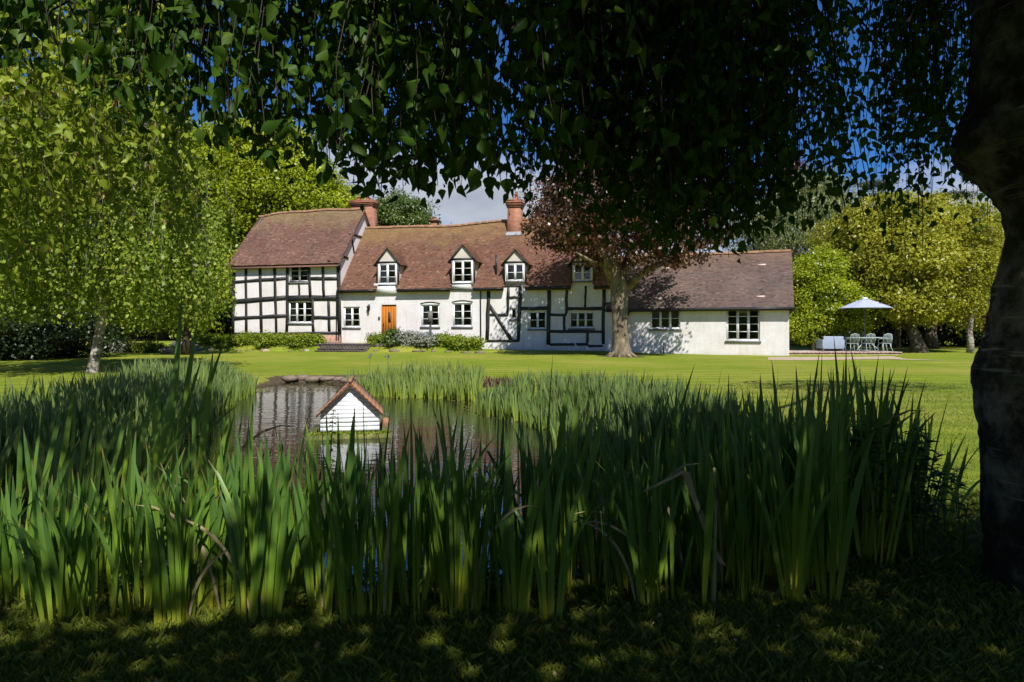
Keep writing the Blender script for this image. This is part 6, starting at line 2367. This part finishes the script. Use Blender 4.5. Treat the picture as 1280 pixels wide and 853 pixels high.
# prop leaning at the foot of the timbered wall
u_, z_ = WM.uz(716, 430, .2)
t0 = thing('leaning_stay', 'pale short stay leaning against the foot of the timbered wall', 'stay', tuple(WM.P(u_, .3, 0.1)))
ge = Geo()
ge.tube([WM.P(*(lambda q: (q[0], .05, q[1]))(WM.uz(715, 425, .05))), WM.P(*(lambda q: (q[0], .45, q[1]))(WM.uz(724, 437.5, .45)))], 0.035, 6)
ge.build('stay_pole', M['white_paint'], t0)

# ------------------------------------------------------------------ patio, table, chairs, parasol
dP = 33.3
pz = 0.14
M['paving'] = plain('buff paving', (0.46, 0.38, 0.31), 0.85, var=.18, scale=2.5)
M['pave_brick'] = plain('pinkish paving brick', (0.40, 0.27, 0.22), 0.85, var=.25, scale=2.5)
x0, x1 = (975 - CX) / F * dP, (1128 - CX) / F * dP
pat = thing('patio', 'low brick edged patio beside the annexe', 'patio', ((x0 + x1) / 2, dP + 2, 0))
pat['kind'] = 'structure'
nx_, ny_ = 12, 5
for i_ in range(nx_):
    for j_ in range(ny_):
        ge = Geo()
        a, b = x0 + (x1 - x0) * i_ / nx_, x0 + (x1 - x0) * (i_ + 1) / nx_
        c, e = dP + 0.24 + 4.2 * j_ / ny_, dP + 0.24 + 4.2 * (j_ + 1) / ny_
        ge.box(((a + b) / 2, (c + e) / 2, pz - .03 + rng.normal(0, .002)), ((b - a) / 2 - .008, (e - c) / 2 - .008, .03))
        ge.build('paver', M['paving'], pat)
nbk = 28
for i_ in range(nbk):
    a, b = x0 + (x1 - x0) * i_ / nbk, x0 + (x1 - x0) * (i_ + 1) / nbk
    ge = Geo()
    ge.box(((a + b) / 2, dP + .11, pz - .03 + rng.normal(0, .002)), ((b - a) / 2 - .006, .11 + rng.normal(0, .002), .033))
    ge.build('brick', M['pave_brick'], pat)
ge = Geo()
ge.box(((x0 + x1) / 2, dP + 2.2, -.05), ((x1 - x0) / 2 - .01, 2.16, .128))
ge.build('patio_base', M['pave_brick'], pat)
ge = Geo()
V = []
for px in np.linspace(960, 1185, 14):
    for py in (450.0, 446.6) if px < 1130 else (452.3 - (1185 - px) * .03, 449.5 + (px - 1130) * .05):
        p = gpt(px, py, 0)
        V.append((p[0], p[1], gz(p[0], p[1]) + .012))
ge.add(V, [(2 * k, 2 * k + 2, 2 * k + 3, 2 * k + 1) for k in range(13)])
ge.build('sandy_path', plain('sandy path', (0.40, 0.31, 0.21), 0.95, var=.2, scale=3), None, kind='structure', label='sandy strip of path in front of the patio')

M['blue_grey'] = plain('blue grey garden furniture', (0.27, 0.33, 0.42), 0.45, var=.06)
M['pale_metal'] = plain('pale green grey cast metal', (0.40, 0.47, 0.47), 0.45, var=.1)
M['canvas'] = plain('blue grey parasol cloth', (0.36, 0.40, 0.56), 0.85, var=.04)
dT = 34.6
# parasol
xp = (1081 - CX) / F * dT
zr_, zt_ = zof(385.5, dT), zof(373, dT)
t0 = thing('parasol', 'open blue grey garden parasol over the patio table', 'parasol', (xp, dT, pz))
Rr = 31.5 / F * dT
ge = Geo()
nr, ns_ = 5, 48
VV, fc = [], []
for a_i in range(ns_):
    a_ = a_i * 2 * PI / ns_
    rib = abs(((a_i / ns_ * 8) % 1) - .5) * 2      # 1 on a rib, 0 between
    for q in range(nr + 1):
        f_ = 0.06 + .94 * q / nr
        rr_ = Rr * f_ * (1 - 0.045 * (1 - rib) * f_)
        zz = zt_ - (zt_ - zr_) * f_ ** 1.12 - 0.05 * (1 - rib) * math.sin(f_ * PI * .9) + (0.02 * (1 - rib) * f_)
        VV.append((xp + math.cos(a_) * rr_, dT + math.sin(a_) * rr_, zz))
for a_i in range(ns_):
    for q in range(nr):
        b_i = (a_i + 1) % ns_
        fc.append((a_i * (nr + 1) + q, a_i * (nr + 1) + q + 1, b_i * (nr + 1) + q + 1, b_i * (nr + 1) + q))
ge.add(VV, fc)
ge.build('canopy', M['canvas'], t0)
ge = Geo()
ge.tube([(xp, dT, zt_ - .05), (xp, dT, zt_ + .015), (xp, dT, zt_ + .06)], [Rr * .13, Rr * .10, .01], 16)
ge.build('vent_cap', M['white_paint'], t0)
ge = Geo()
ge.tube([(xp, dT, pz), (xp, dT, zt_)], .026, 10)
ge.build('pole', plain('dark parasol pole', (0.10, 0.13, 0.17), .4), t0)
for k in range(8):
    a_ = k * 2 * PI / 8
    ge = Geo()
    ge.tube([(xp + math.cos(a_) * .04, dT + math.sin(a_) * .04, zt_ - .04), (xp + math.cos(a_) * Rr * .98, dT + math.sin(a_) * Rr * .98, zr_ - .01)], .010, 5)
    ge.build('rib', M['pale_metal'], t0)
ge = Geo()
ge.tube([(xp, dT, pz), (xp, dT, pz + .06), (xp, dT, pz + .07)], [.24, .24, .05], 16)
ge.build('base', M['sill'], t0)
# table
t0 = thing('garden_table', 'pale metal garden table with curved legs under the parasol', 'table', (xp, dT, pz))
ge = Geo()
for k in range(9):
    a_ = -0.40 + .1 * k
    ge.box((xp, dT + a_, pz + .735), (.95, .042, .012))
tp_ = ge.build('table_top', M['pale_metal'], t0)
ge = Geo()
ge.tube([(xp + .97 * math.cos(a_), dT + .5 * math.sin(a_), pz + .73) for a_ in np.linspace(0, 2 * PI, 33)], .022, 6)
ge.build('rim', M['pale_metal'], tp_)
for sx in (-1, 1):
    for sy in (-1, 1):
        ge = Geo()
        ge.tube([(xp + sx * .12, dT + sy * .1, pz + .70), (xp + sx * .30, dT + sy * .18, pz + .56), (xp + sx * .28, dT + sy * .2, pz + .36), (xp + sx * .45, dT + sy * .26, pz + .22), (xp + sx * .62, dT + sy * .32, pz + .02)], .022, 6)
        ge.build('leg', M['pale_metal'], t0)


def chair(x, y, rz, label):
    t0 = thing('garden_chair', label, 'chair', (x, y, pz), 'metal garden chairs round the patio table', 0)
    k_, q_ = math.cos(rz), math.sin(rz)

    def T(p):
        return (x + p[0] * k_ - p[1] * q_, y + p[0] * q_ + p[1] * k_, pz + p[2])

    def tube(name, pts, r_=.014, par=t0):
        ge = Geo()
        ge.tube([T(p) for p in pts], r_, 6)
        return ge.build(name, M['pale_metal'], par)
    ge = Geo()
    for s in range(6):
        a_ = -.19 + s * .076
        V = [T((a_ - .03, -.21, .43)), T((a_ + .03, -.21, .43)), T((a_ + .03, .21, .42)), T((a_ - .03, .21, .42)), T((a_ - .03, -.21, .448)), T((a_ + .03, -.21, .448)), T((a_ + .03, .21, .438)), T((a_ - .03, .21, .438))]
        ge.hexa(V)
    ge.build('seat', M['pale_metal'], t0)
    bk = tube('backrest', [(-.22, .21, .42), (-.24, .26, .70), (-.20, .29, .90), (0, .31, .96), (.20, .29, .90), (.24, .26, .70), (.22, .21, .42)], .016)
    for s in range(5):
        a_ = -.14 + .07 * s
        tube('splat', [(a_, .215, .44), (a_ * 1.1, .26, .70), (a_, .30, .93)], .010, bk)
    for sx in (-1, 1):
        tube('leg', [(sx * .2, -.20, .43), (sx * .23, -.24, .24), (sx * .24, -.20, .0)])
        tube('leg', [(sx * .2, .20, .43), (sx * .20, .22, .24), (sx * .24, .34, .0)])
        tube('armrest', [(sx * .235, .26, .68), (sx * .27, .05, .68), (sx * .26, -.16, .66), (sx * .22, -.19, .44)])


for x_, y_, rz, lb in ((1056, dT - .75, PI, 'pale metal garden chair in front of the table, left one'), (1074, dT - .85, PI, 'pale metal garden chair in front of the table next to the parasol pole'), (1096, dT - .75, PI, 'pale metal garden chair in front of the table, right one'),
                       (1106, dT + .05, -PI / 2, 'pale metal garden chair at the right end of the table'), (1066, dT + .85, 0, 'pale metal garden chair behind the table, left of the pole'), (1092, dT + .85, 0, 'pale metal garden chair behind the table, right of the pole')):
    chair((x_ - CX) / F * dT, y_, rz, lb)
# bench seat
xb = (1041 - CX) / F * dT
t0 = thing('garden_sofa', 'boxy light blue grey outdoor sofa at the left end of the table', 'sofa', (xb, dT + .3, pz))
for nm, c, h in (('seat', (0, .05, .34), (.50, .34, .10)), ('backrest', (0, -.34, .46), (.54, .06, .34)), ('armrest', (-.55, 0, .38), (.05, .40, .24)), ('armrest', (.55, 0, .38), (.05, .40, .24))):
    ge = Geo()
    ge.box((xb + c[0], dT + .3 + c[1], pz + c[2]), h)
    o = ge.build(nm, M['blue_grey'], t0)
    bv = o.modifiers.new('soft edge', 'BEVEL')
    bv.width = .03
    bv.segments = 3
for sx in (-1, 1):
    for sy in (-1, 1):
        ge = Geo()
        ge.box((xb + sx * .52, dT + .3 + sy * .33, pz + .07), (.03, .03, .07))
        ge.build('leg', M['sill'], t0)
# rustic fence post at the right edge of the lawn
dd = 34
for k, px in enumerate((1231, 1237.5)):
    x = (px - CX) / F * dd
    t0 = thing('fence_post', ('left' if k == 0 else 'right') + ' one of two pale timber posts standing just left of the birch trunk', 'post', (x, dd, gz(x, dd)), 'pale posts beside the near trunk')
    ge = Geo()
    ge.box((x, dd, gz(x, dd) + .45), (.05, .05, .5))
    ge.build('post', M['stone'], t0)
    ge = Geo()
    ge.box((x, dd, gz(x, dd) + .97), (.065, .065, .02))
    ge.build('cap', M['stone'], t0)
